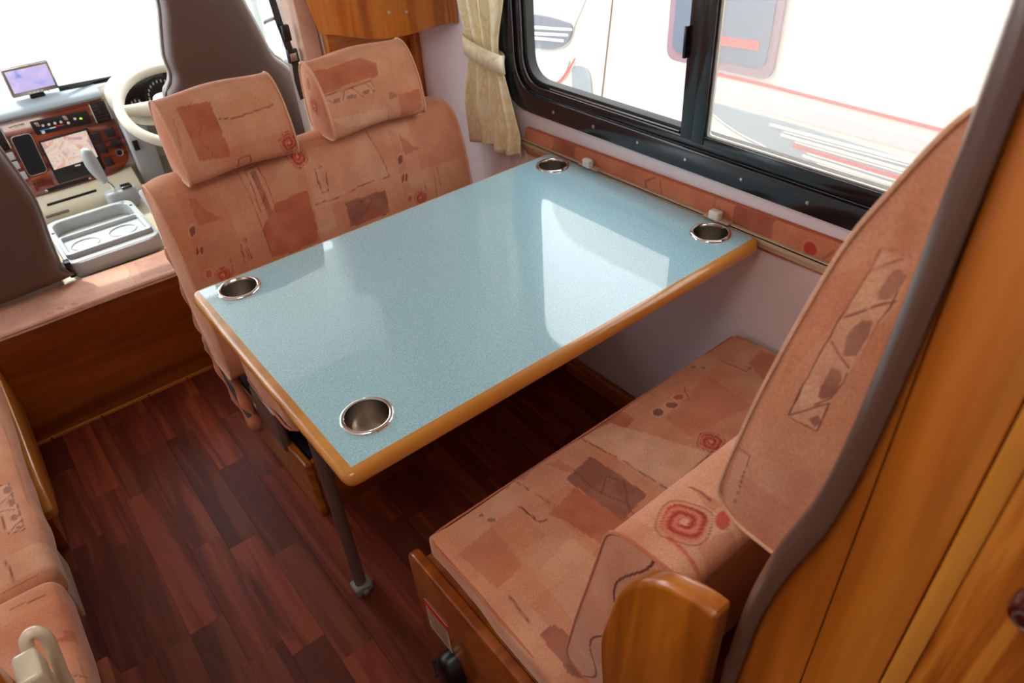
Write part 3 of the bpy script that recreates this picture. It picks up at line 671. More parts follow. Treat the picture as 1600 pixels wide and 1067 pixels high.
for (cx, cy) in cups:
    c = lathe('cup_holder', [(.0001, .632), (.030, .632), (.0325, .635), (.0335, .640), (.0335, .6935), (.0338, .7005), (.0352, .7028), (.0375, .7032), (.0398, .7026), (.0412, .7008), (.0414, .6997)], (cx, cy, 0), M['cup'], T, n=48, cap0=False, cap1=False)
    rim = lathe('rim', [(.0336, .7000), (.0342, .7026), (.0365, .7038), (.0392, .7034), (.0412, .7018), (.0417, .6998)], (cx, cy, 0), M['chrome'], None, n=48, cap0=False, cap1=False)
    rim.parent = c
    rim.matrix_parent_inverse = Matrix.Identity(4); rim.location = (0, 0, 0)
    if c.parent: c.matrix_parent_inverse = Matrix.Translation(-T.location)
    g = lathe('foot_ring', [(.012, .6322), (.0125, .6332), (.0145, .6332), (.015, .6322)], (cx, cy, 0), M['cup'], None, n=32, cap0=False, cap1=False); g.parent = c
lg = tube('leg', [(.262, 1.003, .676), (.262, 1.003, .30), (.262, 1.003, .012)], [.0135, .0135, .0135], M['leg'], T, n=20, flat=.72)
bm = bmesh.new(); bx(bm, .240, .284, .985, 1.022, .0, .026, .006, 3); bx(bm, .256, .268, .978, .986, .004, .016, .001); frombm('foot', bm, M['foot'], T)
box('leg_bracket', .225, .30, .965, 1.04, .668, .6755, M['leg'], T, bev=.002)
for y in (1.162, .784):   # clips that lock the table on the wall rail
    lt = box('rail_clip', 1.118, 1.135, y - .035, y + .03, .7052, .7078, M['tan'], T, bev=.002)
    bm = bmesh.new(); bx(bm, 1.113, 1.131, y - .013, y + .013, .7060, .726, .004, 3); frombm('clip_button', bm, M['clip'], T)
# rail on the wall, on its padded strip
RL = thing('wall_rail', 'beige metal table rail screwed along a terracotta padded strip under the window', 'rail', (1.14, .98, .69))
pp = np.array(roundpoly([(.36, .672), (1.418, .660), (1.418, .735), (.36, .752)], .008, 4))
bm = bmesh.new()
o = prism('padded_strip', [tuple(q) for q in pp], 'x', 1.1395, 1.1495, M['fabric'], RL, bev=.002)
# dense face for the print
ny, nz = 380, 24; V = []; F = []
for i in range(ny + 1):
    for j in range(nz + 1):
        y = .362 + 1.054 * i / ny; a = .674 + (y - .362) / 1.054 * -.012; b = .750 - (y - .362) / 1.054 * .017; t = j / nz
        V.append((1.1390 - .0035 * (1 - (2 * t - 1) ** 4), y, a + (b - a) * t))
for i in range(ny):
    for j in range(nz): a = i * (nz + 1) + j; F.append((a, a + nz + 1, a + nz + 2, a + 1))
def rail_print(P):
    y = P[:, 1]; q = np.stack([y, P[:, 2]], 1); c = paint(q, [('poly', [(1.22, .65), (1.31, .65), (1.30, .76), (1.225, .76)], 'dark', .45), ('poly', [(.655, .65), (.755, .65), (.75, .76), (.66, .76)], 'dark', .5), ('line', [(.98, .68), (.99, .72), (.965, .735)], .002, 'line', .8), ('line', [(.93, .67), (.95, .735)], .0015, 'line', .7), ('line', [(.80, .70), (.80, .75)], .0015, 'line', .7), ('ell', (.575, .717), (.014, 0), (0, .013), 'red', .9), ('line', [(.55, .70), (.53, .73)], .0015, 'line', .7)], 3)
    return c * np.array([.86, .66, .60])
o2 = mesh('strip_cover', V, F, M['fabric'], RL); setprint(o2.data, rail_print(np.array(V)))
V = np.array([v.co for v in o.data.vertices]); setprint(o.data, np.tile(COL['deep'], (len(V), 1)))
bm = bmesh.new(); bx(bm, 1.1265, 1.1358, .42, 1.432, .6985, .7050, .0018, 3); bx(bm, 1.1335, 1.1358, .42, 1.43, .678, .701, .0006); bx(bm, 1.1265, 1.1290, .42, 1.432, .690, .7045, .0008); frombm('rail_track', bm, M['tan'], RL)
lathe('screw', [(.0001, 0), (.0035, .0004), (.0045, .002)], (1.1318, 1.385, .684), M['silver'], RL, n=12, ax='x')
# ================================================================ REAR BENCH
B = thing('rear_bench', 'near dinette bench under the window, amber box with tall velour headrest at right', 'bench', (.72, .44, 0))
prism('side_panel', roundpoly([(.152, 0), (.738, 0), (.738, .405), (.152, .405)], [0, .004, .03, 0], 5), 'x', .283, .303, M['dkwood'], B, bev=.005, seg=3)
box('front_panel', .304, 1.127, .690, .706, 0, .385, M['dkwood'], B, bev=.001)
box('seat_board', .304, 1.140, .155, .705, .386, .398, M['dkwood'], B, bev=.001)
lb = box('warning_label', .2815, .2825, .632, .704, .205, .295, M['paper'], B, bev=0)
# label: red head band and lines of small print, set as the panel is seen from the aisle
box('label_band', .2808, .2814, .632, .704, .278, .295, M['red'], B, bev=0)
bm = bmesh.new()
for k in range(7): bx(bm, .2810, .2814, .640, .697 - .008 * (k % 3), .267 - .008 * k, .2695 - .008 * k)
o = frombm('small_print', bm, M['leg'], B); o['kind'] = 'stuff'
bm = bmesh.new(); V = []; F = []; nn = 20
pr = [(.0, 1.0), (.016, .98), (.026, .86), (.031, .6), (.032, 0)]
for i, (dx, s) in enumerate(pr[::1]):
    for k in range(nn):
        a = 2 * math.pi * k / nn; V.append((.283 - dx, .632 + .034 * max(s, .35) * math.cos(a), .150 + .056 * max(s, .45) * math.sin(a)))
for i in range(len(pr) - 1):
    for k in range(nn): F.append((i * nn + k, i * nn + (k + 1) % nn, (i + 1) * nn + (k + 1) % nn, (i + 1) * nn + k))
F.append(tuple(range((len(pr) - 1) * nn, len(pr) * nn)))
vt = mesh('vent_cowl', V, F, M['black'], B)
for k in range(5): box('vent_fin', .2515, .262, .657, .661, .120 + .012 * k, .125 + .012 * k, M['blackm'], B, bev=.0005)
CU = thing('seat_cushion', 'long terracotta printed velour seat cushion on the rear bench by the window', 'cushion', (.72, .45, .40))
def pBC(P): d = np.clip(.45 - P[:, 2], 0, 1) * (P[:, 2] < .43); return paint(np.stack([P[:, 0] + d * .0, P[:, 1] + d], 1), PR['BC'], 1)
cushion('cover', .308, 1.135, .30, .700, .3995, .452, .0028, .010, CU, pBC, crown=.005, wav=.005, seed=3)
def edge_loop(x0, x1, y0, y1, z, r=.02): return [(a, b, z) for a, b in roundpoly([(x0, y0), (x1, y0), (x1, y1), (x0, y1)], r, 4)]
piping('piping', [(x + (vn(np.array([y * 14 + 3.]), np.array([x * 14.]), 33)[0] - .5) * .005, y, z) for x, y, z in [tuple(v) for v in resample(edge_loop(.3100, 1.133, .32, .6985, .4490), .02)]], .0022, CU, 'mid', closed=True)
# backrest (lower) and the tall headrest block above it
prof = resample(roundpoly([(.265, .462), (.392, .462), (.366, .60), (.337, .73), (.318, .822), (.215, .832), (.225, .70)], [.02, .03, .05, .1, .03, .025, .05], 6), .0019)
loft.cap = .004; loft.puff = .010
V, F = loft(prof, np.concatenate([np.linspace(.341, .66, 190), np.linspace(.624, 1.13, 80)]))
def pRB(P):
    top = P[:, 2] > .80; q = np.where(top[:, None], P[:, :2], np.stack([P[:, 0], .32 + (.82 - P[:, 2])], 1)); end = P[:, 0] < .342
    q = np.where(end[:, None], np.stack([.2 - P[:, 1], P[:, 2]], 1), q); c = paint(q, PR['RB'], 4, wob=.0012)
    y, z = P[:, 1], P[:, 2]; d = np.abs((y - .33) - (z - .55) * -.22 + .012 * np.sin(z * 40)) ; c[end & (d < .0016)] = COL['line']; return c
BR = printed('backrest', V, F, B, pRB)
ctr = prof.mean(0)
piping('piping', [(.3415, a, b) for a, b in ctr + (prof[::5] - ctr) * 1.005], .0024, BR, 'mid', closed=True)
hp = spl([(.170, .925), (.196, .929), (.214, .945), (.213, .975), (.206, 1.016), (.192, 1.09), (.167, 1.194), (.149, 1.241), (.127, 1.287), (.112, 1.30), (.104, 1.29), (.108, 1.20), (.112, 1.10), (.118, 1.0), (.128, .935), (.145, .925)], 6, True)
hp = resample([(p[0], p[1]) for p in [Vector((q[0], q[1])) if len(q) == 2 else q for q in hp]], .003)
loft.cap = .0011; loft.puff = .004
V, F = loft(hp, np.linspace(.363, .86, 60))
def pRH(P):
    end = P[:, 0] < .3635; q = np.where(end[:, None], P[:, 1:], np.stack([P[:, 0], P[:, 2]], 1)); c = paint(np.where(end[:, None], q, q + 5), [m if m[0] != 'line' else (m[0], m[1], m[2] * .62, m[3], m[4]) for m in PR['RH']], 2, wob=.0012)
    o = vn(P[:, 1] * 60, P[:, 2] * 18, 77)[:, None]; return c + (COL['deep'] - c) * np.clip(o - .45, 0, 1) * .8
HR = printed('headrest', V, F, B, pRH)
ctr = hp.mean(0); piping('piping', [(.3625, a, b) for a, b in ctr + (hp[::3] - ctr) * 1.004], .0018, HR, 'lite', closed=True)
for x in (.50, .72): tube('post', [(x, .165, .80), (x, .165, .95)], .005, M['chrome'], HR, n=12)
# arm board at the aisle end of the rear bench
fin = [(.149, .412), (.268, .412), (.268, .639), (.273, .721), (.267, .765), (.253, .831), (.232, .875), (.212, .898), (.192, .910), (.168, .919), (.152, .920)]
fin = [(a, b) for a, b, *_ in [tuple(v) for v in spl([(a, b, 0) for a, b in fin[2:]], 4)]]; fin = [(.152, .408), (.266, .408)] + fin
tag(prism('arm_board', fin, 'x', .284, .306, M['honey'], None, bev=.006, seg=4), 'glossy honey wood arm board with rounded top beside the brown corner moulding', 'armrest')
# ================================================================ WARDROBE AT RIGHT
W = thing('wardrobe', 'tall honey wood wardrobe with ribbed door and S-curved brown edge moulding at right', 'wardrobe', (.6, -.2, 0))
ef = [(1.978, .0872), (1.86, .0872), (1.74, .0872), (1.62, .0872), (1.50, .0872), (1.42, .0872), (1.34, .0872), (1.256, .0886), (1.20, .0906), (1.14, .0940), (1.10, .0975), (1.065, .1025), (1.03, .1105), (1.00, .1175), (.96, .1240), (.92, .1280), (.85, .1310), (.75, .1325), (.0, .1325)]
ec = [(y, z) for (y, z) in [(a[1], a[0]) for a in [(z, y) for z, y in ef]]] if 0 else [(y, z) for z, y in ef]
pol = ec + [(.0885, 0), (.0885, 1.978)]
# the S-edged panel: everything between the moulding and the seam
V = []; F = []
sp = spl([(0, y, z) for z, y in ef], 5); n = len(sp)
for x in (.2995, .330):
    for q in sp: V.append((x, q.y, q.z))
    for q in sp: V.append((x, .0870, q.z))
for i in range(n - 1):
    F += [(i, i + 1, n + i + 1, n + i), (2 * n + i + 1, 2 * n + i, 3 * n + i, 3 * n + i + 1), (i + 1, i, 2 * n + i, 2 * n + i + 1), (n + i, n + i + 1, 3 * n + i + 1, 3 * n + i)]
mesh('edge_panel', V, F, M['honey'], W, ang=30)
# brown half-round moulding following the S edge
mp = [(0, y, z) for z, y in ef]; sp2 = spl(mp, 6)
bm = bmesh.new(); prof = []
for k in range(17): a = math.pi * k / 16; prof.append((.0205 * math.cos(a), .0170 * math.sin(a) ** .8 if math.sin(a) > 0 else 0))
prof = [(.0205, -.0012)] + prof + [(-.0205, -.0012)]
rings = []
for i, q in enumerate(sp2):
    t = (sp2[min(i + 1, len(sp2) - 1)] - sp2[max(i - 1, 0)]).normalized(); nrm = Vector((0, 1, 0)); nrm = (nrm - t * nrm.dot(t)).normalized()
    rings.append([bm.verts.new((.3145 + a, q.y + nrm.y * b - .0005, q.z + nrm.z * b)) for a, b in prof])
for i in range(len(rings) - 1):
    for k in range(len(prof)): bm.faces.new((rings[i][k], rings[i][(k + 1) % len(prof)], rings[i + 1][(k + 1) % len(prof)], rings[i + 1][k]))
bm.faces.new(rings[0][::-1]); bm.faces.new(rings[-1])
o = frombm('edge_moulding', bm, M['trim'], W, ang=60); o['label'] = 'brown vinyl S-curved edge moulding'
box('body', .3045, 1.147, -.60, .0795, 0, 1.978, M['honey'], W, bev=.002)
box('stile', .2990, .3040, .0445, .0862, 0, 1.978, M['honey'], W, bev=.0012)
box('carcass_front', .3350, 1.147, .0835, .0880, .46, 1.978, M['honey'], W, bev=0)
D = box('door', .2965, .3035, -.40, .0315, .05, 1.93, M['doorwood'], W, bev=.0012)
box('edge_strip', .2962, .3035, .0318, .0430, .05, 1.93, M['band'], D, bev=.0008)
kn = lathe('knob', [(.0001, -.0125), (.0045, -.0122), (.0085, -.0105), (.0098, -.0075), (.0098, 0)], (.2963, .0020, 1.105), M['knob'], D, n=36, ax='x', cap1=False)
lathe('knob_ring', [(.0042, -.0128), (.0050, -.0136), (.0060, -.0130)], (.2963, .0020, 1.105), M['trim'], D, n=36, ax='x', cap0=False, cap1=False)
# ================================================================ FRONT BENCH
FBn = thing('front_bench', 'far dinette bench in front of the driver seat, wide velour backrest with two headrests', 'bench', (.7, 1.55, 0))
prism('side_panel', roundpoly([(1.252, 0), (1.79, 0), (1.79, .125), (1.252, .190)], [0, 0, .01, .012], 5), 'x', .285, .305, M['honeyY'], FBn, bev=.005, seg=3)
box('rear_panel', .306, 1.127, 1.255, 1.271, 0, .185, M['dkwood'], FBn, bev=.001)
bm = bmesh.new(); bx(bm, .312, 1.12, 1.285, 1.80, .02, .17, .002); frombm('inner_box', bm, M['blackm'], FBn)
for y in (1.33, 1.76): box('support_frame', .325, 1.10, y, y + .03, .171, .285, M['black'], FBn, bev=.003)
box('seat_board', .315, 1.10, 1.27, 1.83, .286, .297, M['dkwood'], FBn, bev=.002)
FC = thing('front_seat_cushion', 'terracotta velour seat cushion of the front bench, mostly hidden under the table', 'cushion', (.69, 1.5, .30))
cushion('cover', .275, 1.085, 1.225, 1.515, .2985, .425, .006, .04, FC, lambda P: paint(P[:, :2], [], 6), crown=.008, wav=.006, seed=9)
piping('piping', [tuple(v) for v in resample(edge_loop(.277, 1.083, 1.227, 1.513, .40, .04), .02)], .003, FC, 'mid', closed=True)
piping('piping', [tuple(v) for v in resample(edge_loop(.277, 1.083, 1.227, 1.513, .32, .04), .02)], .003, FC, 'mid', closed=True)
prof = resample(roundpoly([(1.525, .300), (1.548, .55), (1.575, .70), (1.612, .790), (1.70, .797), (1.665, .55), (1.66, .300)], [.03, .1, .1, .045, .035, .05, .03], 8), .0035)
loft.cap = .005; loft.puff = .012
V, F = loft(prof, np.linspace(.250, 1.045, 300), off=lambda x, p: p + np.array([0, .004 * math.sin(x * 9) - (.012 * max(0, (.30 - x) / .05) ** 2 + .020 * max(0, (x - .97) / .075) ** 2) * 1]) * ((p[:, 1:] - .3) / .5))
def pFB(P):
    z = P[:, 2] + np.clip(P[:, 1] - 1.625, 0, 1) * .9 * (P[:, 2] > .74); q = np.stack([P[:, 0], z], 1); end = (P[:, 0] < .2505) | (P[:, 0] > 1.0445)
    q = np.where(end[:, None], np.stack([P[:, 1] + 5, P[:, 2]], 1), q); return paint(q, PR['FB'], 5)
FBk = printed('backrest', V, F, FBn, pFB)
ctr = prof.mean(0)
for x in (.2505, 1.0445):
    piping('piping', [(x, a, b) for a, b in (ctr + (prof[::4] - ctr) * 1.002) + np.array([0, .004 * math.sin(x * 9) - (.012 if x < .5 else .020)]) * ((prof[::4, 1:] - .3) / .5)], .0035, FBk, 'lite', closed=True)
def headrest(label, x0, x1, key, seed):
    hp = spl([(1.585, .795), (1.572, .803), (1.570, .825), (1.578, .865), (1.595, .915), (1.622, .955), (1.655, .972), (1.685, .965), (1.698, .94), (1.702, .90), (1.702, .85), (1.697, .81), (1.68, .797), (1.63, .794)], 6, True) if 0 else None
    c = [(1.585, .793), (1.571, .803), (1.569, .825), (1.576, .865), (1.592, .910), (1.617, .946), (1.648, .962), (1.676, .957), (1.691, .935), (1.696, .90), (1.697, .85), (1.692, .808), (1.676, .795), (1.63, .792)]
    hp = resample([(v.y, v.z) for v in spl([(0, a, b) for a, b in c], 6, True)], .003)
    loft.cap = .004; loft.puff = .010
    V, F = loft(hp, np.linspace(x0, x1, 95), off=lambda x, p: p + np.array([.0, -.004]) * math.cos((x - x0) / (x1 - x0) * 6.28))
    def pr(P):
        end = (P[:, 0] < x0 + .0005) | (P[:, 0] > x1 - .0005); z = P[:, 2] + np.clip(P[:, 1] - 1.60, 0, 1) * .5 * (P[:, 2] > .9)
        q = np.where(end[:, None], np.stack([P[:, 1] + 3, P[:, 2]], 1), np.stack([P[:, 0], z], 1)); m = list(PR[key])
        if key == 'HR': m += [('spiral', (4.628, .865), .019), ('ell', (4.640, .915), (.010, 0), (0, .014), 'red', .6)]
        return paint(q, m, seed)
    H = printed('headrest', V, F, FBn, pr); H['label'] = label; ct = hp.mean(0)
    for x in (x0 - .0003, x1 + .0003): piping('piping', [(x, a, b - .004) for a, b in ct + (hp[::4] - ct) * 1.003], .0028, H, 'lite', closed=True)
    for x in (x0 + .07, x1 - .07): tube('post', [(x, 1.655, .77), (x, 1.655, .80)], .006, M['chrome'], H, n=12)
    return H
headrest('left velour headrest on the front bench, with a dark patch and a red spiral at its right edge', .325, .580, 'HL', 7)
headrest('right velour headrest on the front bench, nearer the curtain, with a ladder motif', .676, .935, 'HR', 8)
# loose cover hanging at the aisle end of the front bench, with belts
LC = thing('loose_seat_cover', 'loose velour cover hanging down the aisle end of the front bench with black belt straps', 'cover', (.27, 1.6, .17))
def slab(name, pts, x0, x1, mat, parent, bev=.006):
    return prism(name, [(q.y, q.z) for q in spl([(0, a, b) for a, b in pts], 5, True)], 'x', x0, x1, mat, parent, bev=bev, seg=3)
lp = [(1.742, .300), (1.690, .345), (1.62, .315), (1.585, .255), (1.555, .190), (1.530, .150), (1.555, .130), (1.62, .160), (1.69, .200), (1.74, .250)]
P_ = [(.266, q.y, q.z) for q in spl([(0, a, b) for a, b in lp], 6, True)]
o = tube('hanging_roll', P_, [.017 + .004 * math.sin(i * .9) for i in range(len(P_))], M['fabric'], LC, n=14, closed=True, flat=.8); plaincol(o, 'mid', .3)
o = slab('lining', [(a * .9 + 1.63 * .1, b * .9 + .024) for a, b in lp], .270, .276, M['blackm'], LC, .001)
o = tube('hanging_roll', [(.262, q.y, q.z) for q in spl([(0, 1.74, .60), (0, 1.735, .50), (0, 1.74, .40), (0, 1.715, .33)], 6)], [.012 + .004 * math.sin(i) for i in range(19)], M['fabric'], LC, n=12, flat=.7); plaincol(o, 'base', .3)
tube('belt_strap', [(.262, 1.66, .30), (.258, 1.60, .235), (.262, 1.53, .175)], .011, M['belt'], LC, n=8, flat=.15, up=(1, 0, 0))
bm = bmesh.new(); bx(bm, .262, .276, 1.508, 1.540, .128, .150, .003); frombm('belt_buckle', bm, M['silver'], LC)
bm = bmesh.new(); bx(bm, .278, .300, 1.36, 1.52, .150, .284, .010, 3); frombm('seat_mechanism', bm, M['leg'], LC)
# ================================================================ STEP INTO THE CAB
S_ = thing('step_box', 'amber wooden step box at the cab entrance with skirting strip', 'step', (0, 2.1, 0))
box('riser', -.79, .865, 2.062, 2.078, 0, .357, M['dkwood'], S_, bev=.001)
box('body', -.79, .865, 2.0785, 2.225, 0, .357, M['dkwood'], S_, bev=.001)
for k, x in enumerate((-.18, -.04, .09, .22)): pass
box('skirting', -.79, .31, 2.056, 2.0615, 0, .012, M['honeyX'], S_, bev=.002)
for x in (-.19, -.05, .09, .21): lathe('screw', [(.0001, 0), (.003, .0004), (.0035, .0012)], (x, 2.0545, .0062), M['black'], S_, n=10, ax='y')
SPd = thing('step_pad', 'flat pinkish printed pad on top of the cab step', 'pad', (0, 2.14, .357))
V = []; F = []; nx, ny = 300, 60
for i in range(nx + 1):
    for j in range(ny + 1):
        x = -.60 + 1.0 * i / nx; t = j / ny; y = 2.052 + .17 * t; e = min(t, 1 - t) * .17; z = .3585 + .014 * min(1, (e / .008)) ** .5 + .0015 * (math.sin(x * 17) * .5)
        V.append((x, y, z))
for i in range(nx):
    for j in range(ny): a = i * (ny + 1) + j; F.append((a, a + ny + 1, a + ny + 2, a + 1))
o = mesh('cover', V, F, M['fabric'], SPd); setprint(o.data, paint(np.array(V)[:, :2], PR['ST'], 12) * .6 + np.array(srgb(200, 172, 164)[:3]) * .4)
box('core', -.598, .398, 2.054, 2.220, .3572, .366, M['leg'], SPd, bev=.001)
# ================================================================ SIDE SOFA AT LEFT
SB = thing('side_sofa', 'wooden box of the side sofa at the left edge, with pale grille plate', 'sofa', (-.5, 1.2, 0))
box('base_box', -.79, -.275, .35, 1.87, 0, .33, M['dkwood'], SB, bev=.003)
box('front_board', -.2745, -.190, .35, .955, 0, .318, M['sofaw'], SB, bev=.003)
gp = box('grille_plate', -.230, -.219, 1.17, 1.325, .20, .331, M['cream'], SB, bev=.005, seg=3)
def sofa_cushion(label, y0, y1, seed):
    t = thing('sofa_cushion', label, 'cushion', (-.45, (y0 + y1) / 2, .335), 'side sofa cushions')
    cushion('cover', -.78, -.200, y0, y1, .336, .422, .0034, .026, t, lambda P: paint(P[:, :2] + np.stack([np.clip(.40 - P[:, 2], 0, 1), 0 * P[:, 2]], 1), PR['SF'], seed), crown=.012, wav=.005, seed=seed)
    return t
sofa_cushion('far seat cushion of the left side sofa, with a ladder motif', 1.094, 1.84, 14)
sofa_cushion('near seat cushion of the left side sofa, beside the cream grab handle', .62, 1.088, 15)
fl = [(2.03, .345), (1.95, .325), (1.85, .305), (1.74, .290), (1.62, .282), (1.53, .272), (1.462, .245), (1.455, .225), (1.50, .195), (1.62, .165), (1.78, .150), (1.95, .150), (2.03, .150)]
sofab = thing('sofa_end_board', 'curved honey wood board with tapering nose at the far end of the side sofa', 'board', (-.215, 1.75, 0))
prism('board', fl, 'x', -.226, -.204, M['honeyY'], sofab, bev=.005, seg=3)
prism('lower_board', [(2.03, .0), (2.03, .148), (1.78, .148), (1.62, .140), (1.60, 0)], 'x', -.262, -.240, M['dkwood'], sofab, bev=.003)
# partition by the photographer, with a grab handle
tag(prism('entry_partition', roundpoly([(-.79, 0), (-.182, 0), (-.182, .90), (-.79, .90)], [0, 0, .03, 0], 5), 'y', .556, .578, M['honey'], None, bev=.006, seg=4), 'upright honey wood partition board carrying the cream grab handle at lower left', 'partition')
GH = thing('grab_handle', 'cream plastic grab handle on the wooden board at lower left', 'handle', (-.17, .585, .75))
bm = bmesh.new(); bx(bm, -.1815, -.159, .560, .598, .768, .800, .005, 3); frombm('upper_bracket', bm, M['cream'], GH)
bm = bmesh.new(); bx(bm, -.1815, -.159, .560, .598, .585, .615, .005, 3); frombm('lower_bracket', bm, M['cream'], GH)
tube('grip', spl([(-.168, .606, .788), (-.1655, .609, .797), (-.160, .611, .801), (-.1545, .611, .797), (-.152, .611, .782), (-.158, .611, .746), (-.1635, .611, .712), (-.167, .611, .65), (-.170, .606, .600)], 6), .0062, M['cream'], GH, n=20)
tube('inner_bar', [(-.1690, .600, .775), (-.171, .603, .74), (-.174, .603, .60)], .0062, M['cream'], GH, n=18)
# ================================================================ CURTAIN, CORNER CABINET
CT = thing('curtain', 'cream damask curtain gathered by a tieback at the left of the window', 'curtain', (1.11, 1.55, .66))
nu, nv = 150, 90; V = []; F = []
for i in range(nv + 1):
    z = 1.50 - (1.50 - .655) * i / nv; t = (1.50 - z) / .845
    pinch = math.exp(-((z - .915) / .11) ** 2); y0 = 1.452 - .0 * t + (.03 * pinch if z > .915 else .03 * pinch) ; y1 = 1.640 + .01 * t - .035 * pinch
    if z < .915: y0 = 1.482 - .075 * min(1, (.915 - z) / .2); y1 = 1.600 + .045 * min(1, (.915 - z) / .14)
    for j in range(nu + 1):
        u = j / nu; f = .62 + .38 * (1 - pinch)
        dx = .016 * f * math.sin(u * 6.28 * 4.2 + 1.0 * math.sin(t * 3)) + .006 * math.sin(u * 23 + t * 5)
        V.append((1.112 + dx * (1 - .35 * pinch), y0 + (y1 - y0) * u + .004 * math.sin(u * 31), z + .006 * math.sin(u * 14) * (i == nv)))
for i in range(nv):
    for j in range(nu): a = i * (nu + 1) + j; F.append((a, a + 1, a + nu + 2, a + nu + 1))
o = mesh('cloth', V, F, M['curtain'], CT, ang=180); md = o.modifiers.new('thickness', 'SOLIDIFY'); md.thickness = .0015
V = []; F = []; n = 40
for k in range(n):
    a = 2 * math.pi * k / n; cy, cx = 1.536, 1.110
    for s in (0, 1, 2):
        zz = .905 - .010 * math.cos(a) + (s - 1) * .0235 + .014 * math.sin(a); V.append((cx + .031 * math.cos(a) + (s == 1) * -.002, cy + .078 * math.sin(a), zz))
for k in range(n):
    for s in (0, 1): a = 3 * k + s; b = 3 * ((k + 1) % n) + s; F.append((a, b, b + 1, a + 1))
o = mesh('tieback', V, F, M['curtain'], CT, ang=180); md = o.modifiers.new('thickness', 'SOLIDIFY'); md.thickness = .002
# diagonal corner cabinet under the bunk
CC = thing('corner_cabinet', 'honey wood corner cabinet with bowed lower edge above the right front headrest', 'cabinet', (1.0, 1.84, .94))
pA = np.array([.852, 1.930]); pB = np.array([1.135, 1.712]); nd = np.array([-(pB - pA)[1], (pB - pA)[0]]); nd = -nd / np.linalg.norm(nd)
if nd[1] > 0: nd = -nd
V = []; F = []; n = 24
def PT(u, z, d): q = pA + (pB - pA) * u + nd * d; return (q[0], q[1], z)
for i in range(n + 1):
    u = i / n; zb = .945 - .022 * math.sin(math.pi * min(1, u * 1.0)) ** 1.5 + (.004 * u); u0 = u
    for (z, d) in ((1.30, .008), (zb, .008), (zb, -.008), (1.30, -.008)):
        uu = u - (.20 * (z - .95) / .35 * (1 - u)); V.append(PT(uu, z, d + .012 * math.sin(math.pi * u)))
for i in range(n):
    for k in range(4): a = 4 * i + k; b = 4 * i + (k + 1) % 4; F.append((a, b, b + 4, a + 4))
F += [(0, 1, 2, 3), (4 * n + 3, 4 * n + 2, 4 * n + 1, 4 * n)]
dr = mesh('door', V, F, M['honey'], CC, ang=30)
for (u, z) in ((.56, .990), (.69, .988)):
    q = PT(u, z, .008 + .012 * math.sin(math.pi * u)); bm = bmesh.new(); bmesh.ops.create_uvsphere(bm, u_segments=12, v_segments=8, radius=.0045); bmesh.ops.translate(bm, vec=q, verts=bm.verts); frombm('screw_cap', bm, M['tan'], dr)
q1 = PT(1, 0, .008); prism('side_strip', [(q1[0] - .0, q1[1] + .002), (1.148, q1[1] + .010), (1.148, q1[1] - .012), (q1[0] + .002, q1[1] - .010)], 'z', .950, 1.30, M['honey'], CC, bev=.001)
prism('base', [(.90, 1.918), (1.125, 1.745), (1.145, 1.745), (1.145, 1.930), (.90, 1.930)], 'z', .958, .970, M['honey'], CC, bev=.001)
# ================================================================ CAB SEATS
def outline_seat(name, label, pts, y0, y1, lean, loc):
    """seat back: front-view outline (x,z), thickness y0..y1, leaning"""
    t = thing(name, label, 'seat', loc)
    q = resample([(a.x, a.z) for a in spl([(a, 0, b) for a, b in pts], 8, True)], .012); n = len(q); c = q.mean(0); V = []; F = []
    lay = [(0, .90), (.10, .965), (.30, .995), (.6, 1), (.85, .985), (1, .93)]
    for (d, s) in lay:
        for a, b in c + (q - c) * s: V.append((a, y0 + (y1 - y0) * d + lean * (b - .4), b))
    for i in range(len(lay) - 1):
        for k in range(n): a = i * n + k; b = i * n + (k + 1) % n; F.append((a, b, b + n, a + n))
    # slightly domed back face
    for (base_, d0, flip) in ((0, -.006, True), ((len(lay) - 1) * n, .02, False)):
        s0 = lay[0][1] if flip else lay[-1][1]; prev = base_
        for s in (.85, .6, .3, .05):
            st = len(V)
            for a, b in c + (q - c) * s0 * s: V.append((a, (y0 if flip else y1) + d0 * (1 - s) + lean * (b - .4), b))
            for k in range(n):
                f = (prev + k, prev + (k + 1) % n, st + (k + 1) % n, st + k); F.append(f[::-1] if flip else f)
            prev = st
        F.append(tuple(range(prev, prev + n)) if not flip else tuple(range(prev + n - 1, prev - 1, -1)))
    o = mesh('backrest', V, F, M['vinyl'], t, ang=70)
    q2 = c + (q - c) * 1.0
    tube('edge_piping', [(a, y0 + (y1 - y0) * .42 + lean * (b - .4), b) for a, b in q2[::2]], .006, M['vinyle'], t, n=8, closed=True)
    return t
ds = [(.512, .42), (.505, .60), (.500, .70), (.506, .775), (.528, .800), (.541, .830), (.541, .88), (.560, .95), (.575, 1.00), (.592, 1.08), (.64, 1.125), (.715, 1.13), (.775, 1.10), (.808, 1.02), (.836, .91), (.858, .82), (.888, .785), (.910, .74), (.920, .66), (.925, .52), (.905, .42), (.71, .40)]
DSt = outline_seat('driver_seat', 'dark brown high-backed driver seat seen from behind', ds, 2.262, 2.372, .10, (.71, 2.4, .35))
bm = bmesh.new(); bx(bm, .51, .93, 2.40, 2.52, .33, .44, .04, 4); frombm('seat_base', bm, M['vinyl'], DSt)
ps = [(-.44, .385), (.030, .385), (.040, .41), (.048, .50), (.060, .60), (.058, .66), (.048, .73), (.035, .80), (.0, .86), (-.06, .93), (-.10, 1.05), (-.20, 1.10), (-.30, 1.05), (-.34, .93), (-.42, .84), (-.46, .66), (-.46, .5)]
PSt = outline_seat('passenger_seat', 'dark brown passenger seat back at the left edge behind the step', ps, 2.190, 2.30, .10, (-.2, 2.3, .35))
